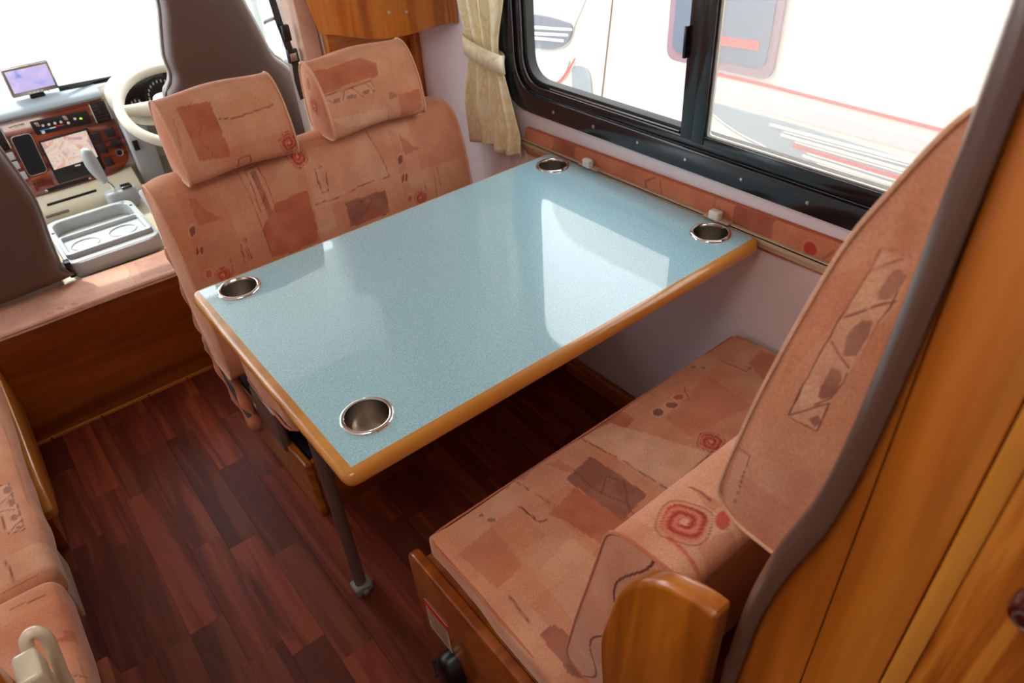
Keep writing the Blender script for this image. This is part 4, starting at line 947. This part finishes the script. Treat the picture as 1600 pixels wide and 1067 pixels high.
bm = bmesh.new(); bx(bm, -.46, .02, 2.34, 2.60, .33, .42, .035, 4); frombm('seat_base', bm, M['vinyl'], PSt)
bm = bmesh.new(); bx(bm, .052, .068, 2.232, 2.262, .375, .425, .003); frombm('belt_anchor', bm, M['black'], PSt)
# ================================================================ CAB: FLOOR, CONSOLE, DASHBOARD
struct(box('cab_floor', -.80, 1.10, 2.226, 3.3, -.02, .10, M['blackm'], bev=0)).name = 'floor_cab'
CN = thing('engine_cover', 'beige engine cover between the cab seats, below the burl dashboard', 'console', (.18, 2.5, .10))
prism('cover', roundpoly([(2.228, .10), (2.228, .352), (2.59, .358), (2.655, .380), (2.655, .10)], [0, .02, .1, .01, 0], 5), 'x', .03, .385, M['beige'], CN, bev=.012, seg=4)
LPN = lambda DB: prism('lower_panel', roundpoly([(2.66, .12), (2.69, .405), (2.765, .452), (2.779, .455), (2.779, .12)], [0, .03, .005, 0, 0], 5), 'x', -.70, .400, M['beige'], DB, bev=.006, seg=3)
box('card_slot', .10, .258, 2.715, 2.722, .420, .428, M['black'], CN, bev=.001).rotation_euler = (0, 0, 0)
bm = bmesh.new(); bx(bm, .078, .150, 2.66, 2.672, .402, .409, .001); frombm('sticker', bm, M['leg'], CN)
CT2 = thing('console_tray', 'light grey plastic tray with two round cup recesses behind the gear lever', 'tray', (.19, 2.38, .37))
def trayring(z0, z1, o, i, mat, name, bev=.004):
    bm = bmesh.new(); n = len(o); A = [[bm.verts.new((*p, z)) for p in ps] for z in (z0, z1) for ps in (o, i)]
    for k in range(n):
        j = (k + 1) % n
        bm.faces.new((A[0][k], A[0][j], A[1][j], A[1][k])); bm.faces.new((A[2][j], A[2][k], A[3][k], A[3][j])); bm.faces.new((A[1][k], A[1][j], A[3][j], A[3][k])); bm.faces.new((A[0][j], A[0][k], A[2][k], A[2][j]))
    bmesh.ops.recalc_face_normals(bm, faces=bm.faces)
    bmesh.ops.bevel(bm, geom=[e for e in bm.edges if e.calc_face_angle(0) > .9], offset=bev, segments=3, profile=.5, affect='EDGES'); return frombm(name, bm, mat, CT2)
rp4 = lambda x0, x1, y0, y1, r, n=8: roundpoly([(x0, y0), (x1, y0), (x1, y1), (x0, y1)], r, n)
trayring(.366, .412, rp4(.058, .330, 2.232, 2.600, .05), rp4(.078, .310, 2.425, 2.580, .042), M['grey'], 'pocket_wall')
prism('pocket_floor', rp4(.070, .320, 2.415, 2.590, .04), 'z', .3665, .374, M['greyd'], CT2, bev=0)
cupc = [(.133, 2.338), (.245, 2.345)]
def plate_with_wells():
    import mathutils
    pts = [Vector(p) for p in rp4(.078, .306, 2.284, 2.404, .006, 2)]; n = len(pts); ed = [(i, (i + 1) % n) for i in range(n)]
    for c in cupc:
        s = len(pts); pts += [Vector((c[0] + .040 * math.cos(-2 * math.pi * k / 32), c[1] + .036 * math.sin(-2 * math.pi * k / 32))) for k in range(32)]; ed += [(s + i, s + (i + 1) % 32) for i in range(32)]
    vo, eo, fo, *_ = mathutils.geometry.delaunay_2d_cdt(pts, ed, [], 0, 1e-7); bm = bmesh.new(); vs = [bm.verts.new((v.x, v.y, .4160)) for v in vo]
    for f in fo:
        c = sum((vo[i] for i in f), Vector((0, 0))) / len(f)
        if all(((c.x - h[0]) / .040) ** 2 + ((c.y - h[1]) / .036) ** 2 > .97 for h in cupc): bm.faces.new([vs[i] for i in f])
    frombm('cup_plate', bm, M['grey'], CT2)
plate_with_wells()
for c in cupc:
    bm = bmesh.new(); R_ = []
    for (s, z) in ((1.06, .4162), (1.03, .4185), (.99, .4175), (.97, .4135), (.001, .4130)): R_.append([bm.verts.new((c[0] + .040 * s * math.cos(2 * math.pi * k / 40), c[1] + .036 * s * math.sin(2 * math.pi * k / 40), z)) for k in range(40)])
    for i in range(4):
        for k in range(40): bm.faces.new((R_[i][k], R_[i][(k + 1) % 40], R_[i + 1][(k + 1) % 40], R_[i + 1][k]))
    frombm('cup_recess', bm, M['grey'], CT2)
trayring(.412, .430, rp4(.068, .318, 2.268, 2.414, .016), rp4(.080, .304, 2.284, 2.404, .008), M['grey'], 'raised_rim', .003)
prism('front_shelf', rp4(.062, .326, 2.236, 2.416, .03), 'z', .3665, .4145, M['grey'], CT2, bev=.006, seg=3)
for x, y in ((.070, 2.50), (.318, 2.53)): box('screw_hole', x - .004, x + .004, y - .005, y + .005, .4122, .4130, M['black'], CT2, bev=0)
GL = thing('gear_lever', 'grey gear lever leaning over the map screen on a pale shift gate', 'lever', (.30, 2.60, .40))
prism('gate', rp4(.266, .366, 2.602, 2.655, .022), 'z', .372, .440, M['grey'], GL, bev=.010, seg=3)
bm = bmesh.new(); bx(bm, .322, .356, 2.606, 2.640, .4405, .449, .003); frombm('indicator', bm, M['frame'], GL)
tube('rod', spl([(.300, 2.622, .440), (.296, 2.615, .465), (.283, 2.602, .489)], 5), .0055, M['chrome'], GL, n=14)
tube('knob', spl([(.282, 2.600, .486), (.276, 2.600, .51), (.268, 2.600, .55), (.266, 2.600, .59), (.270, 2.600, .606)], 6), [.012] * 3 + [.013, .014, .015, .016, .017, .018, .019, .020, .0205, .021, .021, .021, .0205, .020, .019, .018, .017, .016, .015, .0135, .011, .006], M['grey'], GL, n=20)
PB = thing('parking_brake', 'small grey parking brake lever beside the driver seat', 'lever', (.375, 2.5, .36))
tube('grip', spl([(.370, 2.46, .380), (.366, 2.49, .420), (.362, 2.52, .452)], 6), [.012] * 12 + [.008], M['grey'], PB, n=14, flat=.8)
# dashboard; its face leans forward: y grows with z
DB = thing('dashboard', 'grey and cream dashboard with glossy burl wood panel and map screen', 'dashboard', (.25, 2.85, .45))
LPN(DB)
lean = .22; yf = lambda z: 2.765 + lean * (z - .45)
def dface(name, pts, off, depth, mat, parent, bev=.001):
    """slab on the leaning dash face; pts (x,z)"""
    bm = bmesh.new(); A = [bm.verts.new((x, yf(z) - off, z)) for x, z in pts]; B_ = [bm.verts.new((x, yf(z) - off + depth, z)) for x, z in pts]; n = len(pts)
    bm.faces.new(A); bm.faces.new(B_[::-1])
    for i in range(n): bm.faces.new((A[i], B_[i], B_[(i + 1) % n], A[(i + 1) % n]))
    bmesh.ops.recalc_face_normals(bm, faces=bm.faces)
    if bev: bmesh.ops.bevel(bm, geom=[e for e in bm.edges if e.calc_face_angle(0) > .7], offset=bev, segments=2, profile=.5, affect='EDGES')
    return frombm(name, bm, mat, parent)
prism('body', roundpoly([(2.78, .455), (2.835, .705), (2.90, .722), (3.10, .700), (3.10, .30), (2.90, .30)], [.01, .03, .05, .02, 0, 0], 5), 'x', -.70, 1.08, M['creamd'], DB, bev=.01, seg=3)
prism('top_pad', roundpoly([(2.800, .690), (2.812, .712), (2.875, .730), (3.06, .712), (3.06, .695)], [.01, .012, .03, .01, 0], 5), 'x', -.60, .405, M['dash'], DB, bev=.005, seg=3)
dface('burl_panel', roundpoly([(-.20, .690), (.405, .690), (.412, .600), (.418, .520), (.398, .470), (.345, .446), (.05, .446), (-.20, .446)], [0, .012, .03, .05, .05, .04, 0, 0], 6), .010, .03, M['burl'], DB, .003)
bp = [dface('climate_panel', roundpoly([(.166, .672), (.342, .664), (.340, .622), (.168, .628)], .006, 4), .0125, .004, M['black'], DB, .001)]
for k in range(4): lathe('mark', [(.0001, 0), (.0045, 0), (.0045, .001), (.0001, .001)], (.198 + .018 * k, yf(.652) - .0140, .652 - .001 * k), M['num'], bp[0], n=12, ax='y', cap0=False, cap1=False)
dface('cool_bar', [(.182, .6415), (.212, .6405), (.212, .6365), (.182, .6375)], .0132, .001, M['bluem'], bp[0], 0)
dface('scale_bar', [(.213, .6405), (.232, .6400), (.232, .6365), (.213, .637)], .0132, .001, M['num'], bp[0], 0)
dface('warm_bar', [(.233, .642), (.258, .641), (.258, .6375), (.233, .6385)], .0132, .001, M['red'], bp[0], 0)
for (x, z) in ((.176, .662), (.262, .660)): dface('slider', roundpoly([(x, z + .006), (x + .012, z + .004), (x + .014, z - .010), (x + .003, z - .008)], .003, 2), .018, .006, M['silver'], bp[0], .001)
for (x, z, r) in ((.190, .633, .005), (.296, .648, .004), (.272, .641, .004)): dface('icon', roundpoly([(x - r, z + r), (x + r, z + r), (x + r, z - r), (x - r, z - r)], .002, 2), .0132, .001, M['num'], bp[0], 0)
dface('lamp', roundpoly([(.309, .648), (.317, .647), (.317, .641), (.309, .642)], .002, 2), .0134, .001, M['green'], bp[0], 0)
nv = dface('navigation_unit', roundpoly([(.163, .610), (.320, .612), (.318, .470), (.163, .468)], .004, 3), .0135, .006, M['black'], DB, .0015)
dface('map_display', [(.169, .604), (.312, .606), (.311, .517), (.169, .514)], .0142, .0005, M['navi'], nv, 0)
for x in (.20, .228, .256, .284): dface('key', roundpoly([(x - .008, .500), (x + .008, .500), (x + .008, .492), (x - .008, .492)], .002, 2), .0150, .001, M['frame'], nv, 0)
dface('key_lamp', [(.283, .507), (.292, .507), (.292, .502), (.283, .502)], .0152, .0005, M['amber'], nv, 0)
dface('key_text', [(.232, .511), (.250, .511), (.250, .506), (.232, .506)], .0152, .0005, M['num'], nv, 0)
fr = dface('pocket_frame', roundpoly([(.0935, .6435), (.1548, .6415), (.1508, .5135), (.0915, .5135)], .014, 4), .0125, .004, M['silver'], DB, .001)
dface('pocket', roundpoly([(.096, .641), (.1525, .639), (.1485, .516), (.094, .516)], .012, 4), .0135, .004, M['blackm'], fr, 0)
dface('ashtray', roundpoly([(.092, .508), (.150, .508), (.150, .460), (.092, .460)], .008, 3), .0125, .003, M['burl'], DB, .001)
dface('drawer_slot', roundpoly([(.115, .464), (.262, .464), (.262, .452), (.115, .452)], .004, 3), .0135, .004, M['black'], DB, .001)
for x in (.119, .258): lathe('pin', [(.0001, -.003), (.004, -.002), (.005, 0)], (x, yf(.458) - .0135, .458), M['chrome'], DB, n=14, ax='y')
tube('trim_line', [(.105, yf(.672) - .012, .668), (.128, yf(.672) - .015, .670), (.150, yf(.672) - .012, .669)], .003, M['chrome'], DB, n=8)
def vent(x0, x1, z0, z1):
    v = dface('air_vent', roundpoly([(x0, z1), (x1, z1 - .003), (x1, z0), (x0, z0)], .006, 3), .013, .004, M['black'], DB, .001)
    k = 0; z = z0 + .010
    while z < z1 - .006: dface('vane', [(x0 + .004, z + .0035), (x1 - .004, z + .0030), (x1 - .004, z), (x0 + .004, z)], .0165, .003, M['frame'], v, 0); z += .011
    for x in (x0 + (x1 - x0) / 3, x0 + 2 * (x1 - x0) / 3): dface('rib', [(x, z1 - .006), (x + .0025, z1 - .006), (x + .0025, z0 + .004), (x, z0 + .004)], .0175, .002, M['frame'], v, 0)
    for x in (x0 - .003, x1 + .003): tube('vent_trim', [(x, yf(z0 + .01) - .015, z0 + .005), (x, yf(z1) - .015, z1 - .005)], .0022, M['chrome'], v, n=8)
vent(.357, .402, .615, .684); vent(-.02, .080, .606, .680)
for (x0, x1, z0, z1, mt) in ((.322, .348, .562, .592, 'frame'), (.322, .350, .520, .552, 'frame'), (.324, .350, .478, .508, 'frame'), (.366, .396, .566, .594, 'frame'), (.366, .396, .530, .556, 'frame')):
    dface('switch', roundpoly([(x0, z1), (x1, z1), (x1, z0), (x0, z0)], .003, 3), .0145, .005, M[mt], DB, .0015)
for (x0, x1, z0, z1) in ((.045, .082, .576, .600), (.045, .082, .546, .570), (.052, .088, .510, .535)): dface('button', roundpoly([(x0, z1), (x1, z1), (x1, z0), (x0, z0)], .003, 3), .0145, .005, M['grey'], DB, .0015)
lt = lathe('lighter_socket', [(.0001, .002), (.008, .002), (.010, -.004), (.0125, -.005), (.014, 0)], (.381, yf(.511) - .0105, .511), M['silver'], DB, n=24, ax='y')
lathe('socket_bore', [(.0001, -.0042), (.0075, -.0042), (.0075, .001)], (.381, yf(.511) - .0125, .511), M['black'], lt, n=20, ax='y')
prism('column_cowl', roundpoly([(2.66, .40), (2.66, .52), (2.78, .56), (2.779, .40)], [.03, .04, .02, 0], 5), 'x', .53, .67, M['creamd'], DB, bev=.02, seg=3)
prism('knee_panel', roundpoly([(2.752, .36), (2.742, .56), (2.80, .62), (2.83, .36)], [.02, .03, .02, .01], 5), 'x', .418, .500, M['grey'], DB, bev=.010, seg=3)
bm = bmesh.new(); bx(bm, .428, .446, 2.736, 2.742, .510, .545, .002); frombm('switch', bm, M['black'], DB)
# instrument binnacle: hood ring, dark dial face, dials
gy = 2.86
def ell(cx, cz, rx, rz, n=44, a0=0, a1=2 * math.pi): return [(cx + rx * math.cos(a0 + (a1 - a0) * k / n), cz + rz * math.sin(a0 + (a1 - a0) * k / n)) for k in range(n)]
gp_ = [(.622 + .172 * (abs(math.cos(a)) ** .75) * (1 if math.cos(a) > 0 else -1), .674 + .080 * (abs(math.sin(a)) ** .8) * (1 if math.sin(a) > 0 else -1)) for a in [2 * math.pi * k / 60 for k in range(60)]]
bm = bmesh.new(); R_ = []
for (s, y) in ((1.22, 2.8120), (1.20, 2.7120), (1.13, 2.6870), (1.04, 2.6970), (1.0, 2.7520), (.97, 2.7740)):
    R_.append([bm.verts.new((.622 + (x - .622) * s, y, .674 + (z - .674) * s)) for x, z in gp_])
for i in range(len(R_) - 1):
    for k in range(60): bm.faces.new((R_[i][k], R_[i][(k + 1) % 60], R_[i + 1][(k + 1) % 60], R_[i + 1][k]))
frombm('instrument_hood', bm, M['creamd'], DB, ang=60)
dl = prism('instrument_face', gp_, 'y', 2.7700, 2.7800, M['frame'], DB, bev=0)
tube('small_dial', [(.492, 2.7690, .644), (.492, 2.7650, .644)], .030, M['black'], dl, n=30)
tube('large_dial', [(.588, 2.7690, .662), (.588, 2.7650, .662)], .060, M['black'], dl, n=36)
def marks(cx, cz, r, a0, a1, n, mat, h=.006):
    bm = bmesh.new()
    for k in range(n):
        a = math.radians(a0 + (a1 - a0) * k / (n - 1)); x = cx + r * math.cos(a); z = cz + r * math.sin(a); bx(bm, x - .0022, x + .0022, 2.7625, 2.7645, z - h / 2, z + h / 2)
    return frombm('dial_marks', bm, mat, dl)
marks(.492, .644, .022, 20, 160, 5, M['num'], .008); marks(.588, .662, .048, 30, 215, 12, M['num'], .009)
tube('needle', [(.492, 2.7630, .644), (.508, 2.7630, .658)], .0018, M['amber'], dl, n=6); tube('needle', [(.588, 2.7630, .662), (.622, 2.7630, .704)], .0018, M['redl'], dl, n=6)
# steering wheel
SW = thing('steering_wheel', 'pale grey steering wheel in front of the instruments', 'steering wheel', (.62, 2.6, .66))
wc = Vector((.580, 2.540, .684)); e1 = Vector((1, 0, 0)); e2 = Vector((0, math.cos(math.radians(27)), math.sin(math.radians(27)))); e3 = e1.cross(e2)
rw = .180
tube('rim', [wc + e1 * rw * math.cos(a) + e2 * rw * math.sin(a) for a in [2 * math.pi * k / 64 for k in range(64)]], .0165, M['creamd'], SW, n=16, closed=True)
bm = bmesh.new(); hubp = [wc + e1 * a + e2 * b for a, b in roundpoly([(-.085, -.06), (-.07, .055), (.07, .055), (.085, -.06)], .03, 5)]
A = [bm.verts.new(p - e3 * -.02) for p in hubp]; B_ = [bm.verts.new(p - e3 * .045) for p in hubp]; n = len(A)
bm.faces.new(A); bm.faces.new(B_[::-1])
for i in range(n): bm.faces.new((A[i], B_[i], B_[(i + 1) % n], A[(i + 1) % n]))
bmesh.ops.recalc_face_normals(bm, faces=bm.faces); bmesh.ops.bevel(bm, geom=[e for e in bm.edges if e.calc_face_angle(0) > .7], offset=.012, segments=3, profile=.5, affect='EDGES'); frombm('hub', bm, M['creamd'], SW)
for (a, b) in ((-.172, .03), (.172, .03), (0, -.172)):
    tube('spoke', [wc + e1 * (a * .35) + e2 * (b * .5) - e3 * .01, wc + e1 * a * 1.0 + e2 * b], [.028, .018], M['creamd'], SW, n=14, flat=.45, up=(0, .6, .8) if a else (1, 0, 0))
# monitor on the dash top
MO = thing('camera_monitor', 'small black camera monitor on a stand on the dash top', 'monitor', (.22, 2.87, .73))
o = []
bm = bmesh.new(); bx(bm, .157, .297, 2.856, 2.878, .738, .829, .004, 3); mo = frombm('housing', bm, M['black'], MO)
box('bezel', .1585, .2955, 2.8535, 2.8560, .7395, .8275, M['silver'], mo, bev=.001); box('display', .166, .289, 2.8525, 2.8533, .752, .820, M['rear'], mo, bev=0)
for k in range(4): box('key', .206 + .012 * k, .213 + .012 * k, 2.8525, 2.8533, .742, .7465, M['num'], mo, bev=0)
bm = bmesh.new(); bx(bm, .205, .250, 2.856, 2.888, .7225, .737, .004); frombm('stand', bm, M['black'], MO)
tube('cable', spl([(.250, 2.88, .742), (.268, 2.885, .728), (.262, 2.86, .7215), (.245, 2.85, .7225)], 6), .0012, M['black'], MO, n=6)
bm = bmesh.new(); tubebm(bm, [(0.293, 2.840, 0.740), (0.493, 2.885, 0.722)], .009, 12, flat=.5); st = frombm('dark_strip', bm, M['frame'], DB)  # plain dark strip lying along the dash top
# windscreen, cab shell and driver's door
ws = struct(thing('window_2', '', '', (.15, 3.2, .7)))
for k in ('label', 'category'): del ws[k]
bm = bmesh.new(); A = [bm.verts.new(p) for p in ((-.88, 3.17, .70), (1.10, 3.17, .70), (1.02, 2.86, 1.62), (-.80, 2.86, 1.62))]; bm.faces.new(A); frombm('pane', bm, M['glassv'], ws)
tube('seal', [(-.88, 3.165, .70), (1.10, 3.165, .70), (1.02, 2.855, 1.62), (-.80, 2.855, 1.62)], .010, M['white'], ws, n=8, closed=True)
struct(box('ceiling_cab', -.85, 1.15, 2.10, 2.90, 1.63, 1.66, M['white'], bev=0))
struct(box('wall_bunk', -.83, 1.18, 2.09, 2.11, 1.62, 2.0, M['white'], bev=0)); struct(box('wall_cab', -.85, -.80, 2.08, 2.12, 0, 1.66, M['white'], bev=0)); struct(box('wall_pillar', .872, 1.15, 1.966, 2.26, .0, 1.66, M['white'], bev=0))
dd = struct(thing('door_1', '', '', (1.14, 2.6, .1)))
for k in ('label', 'category'): del dd[k]
box('door_panel', 1.09, 1.13, 2.10, 3.16, .10, .66, M['grey'], dd, bev=.01)
tube('window_frame', [(1.115, 2.30, .67), (1.10, 2.26, 1.0), (1.07, 2.24, 1.60)], .016, M['black'], dd, n=10)
tube('window_frame', [(1.12, 3.12, .67), (1.10, 3.06, .95), (1.03, 2.86, 1.60)], .020, M['grey'], dd, n=10)
bm = bmesh.new(); bm.faces.new([bm.verts.new(p) for p in ((1.12, 2.31, .665), (1.12, 3.11, .665), (1.04, 2.87, 1.60), (1.075, 2.25, 1.60))]); frombm('pane', bm, M['glassv'], dd)
dl2 = struct(thing('door_2', '', '', (-.85, 2.6, .1)))
for k in ('label', 'category'): del dl2[k]
box('door_panel', -.86, -.82, 2.10, 3.16, .10, .66, M['grey'], dl2, bev=.01)
bm = bmesh.new(); bm.faces.new([bm.verts.new(p) for p in ((-.84, 2.31, .665), (-.84, 3.11, .665), (-.80, 2.87, 1.60), (-.80, 2.25, 1.60))]); frombm('pane', bm, M['glassv'], dl2)
# side mirror outside the driver's window
MR = thing('side_mirror', 'dark door mirror seen through the driver window', 'mirror', (1.3, 3.3, .6))
prism('housing', roundpoly([(3.30, .575), (3.50, .560), (3.52, .84), (3.31, .84)], .05, 6), 'x', 1.28, 1.315, M['vglass'], MR, bev=.01)
prism('mirror_glass', roundpoly([(3.315, .592), (3.485, .578), (3.505, .825), (3.325, .825)], .04, 6), 'x', 1.274, 1.2795, M['chrome'], MR, bev=0)
tube('arm', [(1.14, 3.24, .70), (1.22, 3.32, .70), (1.285, 3.36, .70)], .010, M['frame'], MR, n=10)
# driver's seat belt on the door pillar
SBt = thing('seat_belt', 'black seat belt and buckle hanging by the door pillar, left of the wood panel', 'seat belt', (.80, 2.03, .7))
tube('webbing', [(.772, 2.02, 1.10), (.782, 2.02, .97), (.796, 2.02, .88), (.824, 2.03, .70)], .010, M['belt'], SBt, n=8, flat=.12, up=(1, 0, 0))
bm = bmesh.new(); bx(bm, .778, .800, 2.000, 2.016, .925, .968, .004, 3); frombm('guide', bm, M['black'], SBt)
bm = bmesh.new(); bx(bm, .776, .806, 1.996, 2.010, .868, .905, .003, 2); tgm = frombm('tongue', bm, M['black'], SBt); box('tongue_plate', .780, .799, 1.9935, 1.9955, .874, .895, M['silver'], tgm, bev=.001)
tube('webbing', [(.790, 2.003, .868), (.788, 2.01, .82), (.796, 2.02, .76)], .007, M['belt'], SBt, n=8, flat=.15, up=(1, 0, 0))
# ================================================================ OUTSIDE
struct(box('ground', -9, 12, -6, 16, -.80, -.75, M['ground'], bev=0))
VN = thing('neighbour_camper', 'white camper van with red line and blue-grey swoosh graphics parked outside the window', 'camper van', (3.3, 1.5, -.75))
X0 = 2.30
def vp(name, pts, d, mat, parent=None, th=.006, bev=0): return prism(name, pts, 'x', X0 - d, X0 - d + th, mat, parent or VN, bev=bev)
prism('body', roundpoly([(-3.2, -.35), (2.95, -.35), (3.05, .35), (2.86, .75), (2.70, 1.00), (2.70, 1.95), (-3.2, 1.95)], [.1, .1, .3, .2, .3, .3, .1], 6), 'x', X0, X0 + 2.0, M['vwhite'], VN, bev=.04, seg=3)
cw = vp('cab_window', roundpoly([(2.84, 1.05), (2.34, 1.05), (2.36, .80), (2.40, .71), (2.47, .60), (2.49, .535), (2.54, .490), (2.62, .462), (2.84, .432)], .05, 5), .006, M['vgrey'])
prism('cab_glass', roundpoly([(2.835, .605), (2.64, .615), (2.47, .606), (2.492, .540), (2.545, .500), (2.62, .474), (2.835, .448)], .03, 5), 'x', X0 - .012, X0 - .006, M['vglass'], cw, bev=0)
for (a, b) in (((2.80, .548), (2.475, .585)), ((2.80, .520), (2.50, .558)), ((2.81, .500), (2.53, .528))): prism('light_strip', [(a[0], a[1] + .007), (b[0], b[1] + .005), (b[0], b[1] - .005), (a[0], a[1] - .007)], 'x', X0 - .016, X0 - .0125, M['num'], cw, bev=0)
vp('grey_bumper', roundpoly([(2.84, .362), (2.66, .385), (2.50, .445), (2.53, .385), (2.59, .325), (2.65, .298), (2.72, .280), (2.84, .285)], .01, 3), .006, M['vgrey'])
rl = [(2.84, .283), (2.797, .279), (2.719, .273), (2.643, .295), (2.569, .338), (2.515, .39), (2.462, .462)]
rs = [(v.y, v.z) for v in spl([(0, a, b) for a, b in rl], 5)]
bm = bmesh.new(); 
def ribbon(name, pts, w, d, mat):
    P = [Vector(p) for p in pts]; L = []; Rr = []
    for i, p in enumerate(P):
        t = (P[min(i + 1, len(P) - 1)] - P[max(i - 1, 0)]).normalized(); nn = Vector((-t.y, t.x)); ww = w * (1 - .6 * i / len(P)) if name == 'red_curve' else w; L.append(p + nn * ww / 2); Rr.append(p - nn * ww / 2)
    V = []; F = []
    for x in (X0 - d, X0 - d + .004):
        for a, b in zip(L, Rr): V += [(x, a.x, a.y), (x, b.x, b.y)]
    n = len(P)
    for i in range(n - 1): F += [(2 * i, 2 * i + 1, 2 * i + 3, 2 * i + 2), (2 * n + 2 * i + 1, 2 * n + 2 * i, 2 * n + 2 * i + 2, 2 * n + 2 * i + 3), (2 * i, 2 * i + 2, 2 * n + 2 * i + 2, 2 * n + 2 * i), (2 * i + 1, 2 * n + 2 * i + 1, 2 * n + 2 * i + 3, 2 * i + 3)]
    return mesh(name, V, F, mat, VN, sm=False)
bm.free(); ribbon('red_curve', rs, .014, .011, M['vred'])
t = bpy.data.curves.new('lettering', 'FONT'); t.body = 'IGE'; t.size = .042; t.extrude = .001; to = bpy.data.objects.new('lettering', t); C.objects.link(to)
bpy.context.view_layer.update(); me = bpy.data.meshes.new_from_object(to); bpy.data.objects.remove(to)
me.transform(Matrix.Translation((X0 - .0080, 2.815, .302)) @ Matrix(((0, 0, -1), (-1, 0, 0), (0, 1, 0))).to_4x4()); me.materials.clear(); rel(link('lettering', me, M['vwhite'], VN), VN)
vp('fender_lamp', roundpoly([(2.49, .427), (2.375, .437), (2.355, .36), (2.355, .12), (2.48, .12)], .04, 6), .006, M['vblue'])
ribbon('door_line', [(2.225, 1.2), (2.240, .734), (2.302, .249), (2.34, -.2)], .005, .005, M['leg'])
vp('step_panel', roundpoly([(2.204, 1.4), (2.206, .455), (1.80, .443), (1.80, 1.4)], .03, 5), .010, M['vwhite'], th=.011, bev=.003)
vp('white_flap', roundpoly([(1.915, .545), (1.80, .54), (1.72, .44), (1.80, .43)], .01, 3), .012, M['vgrey'], th=.003)
wn = vp('side_window', roundpoly([(1.915, 1.25), (1.925, .560), (1.440, .571), (1.425, 1.25)], .05, 6), .014, M['vpink'], th=.013)
prism('side_glass', roundpoly([(1.885, 1.21), (1.895, .595), (1.470, .605), (1.455, 1.21)], .04, 6), 'x', X0 - .018, X0 - .0141, M['vglass'], wn, bev=0)
prism('pink_lamp', [(1.69, .655), (1.505, .665), (1.505, .695), (1.69, .685)], 'x', X0 - .0205, X0 - .0182, M['vred'], wn, bev=0)
ribbon('red_line', [(1.93, .542), (1.45, .549), (.84, .545), (-1.5, .545)], .010, .006, M['vred'])
ribbon('orange_line', [(1.92, .553), (1.75, .553)], .006, .0125, M['vtan'])
vp('grey_stripe', [(1.75, .505), (1.75, .455), (-2, .475), (-2, .51)], .005, M['vgrey'])
vp('swoosh', [(v.y, v.z) for v in [Vector((0, a, b)) for a, b in ((1.76, .436), (1.30, .440), (.923, .430), (.55, .43), (.80, .355), (.981, .330), (1.15, .322), (1.346, .322), (1.478, .330), (1.60, .356), (1.694, .395))]], .006, M['vblue'])
for (a, b, c2, d2, mt) in ((1.419, .417, .60, .430, 'vwhite'), (1.367, .392, .66, .398, 'vwhite'), (1.312, .366, .70, .366, 'vred'), (1.266, .341, .80, .336, 'vwhite')):
    ribbon('pinstripe', [(a, b), (c2, d2)], .010, .009, M[mt]); ribbon('pinstripe', [(a - .06, b - .011), (c2, d2 - .011)], .005, .009, M['vwhite'])
for d_ in (0, .012): ribbon('pinstripe', [(v.y, v.z) for v in spl([(0, 1.74, .42 + d_), (0, 1.66, .375 + d_), (0, 1.55, .340 + d_), (0, 1.42, .318 + d_)], 4)], .004, .009, M['vwhite'])
for y in (-2.0, 2.0):
    wh = lathe('wheel', [(.0001, .02), (.16, .02), (.18, -.01), (.30, -.015), (.33, .02), (.33, .2)], (X0 + .05, y, -.42), M['rubber'], VN, n=32, ax='x', cap1=False)
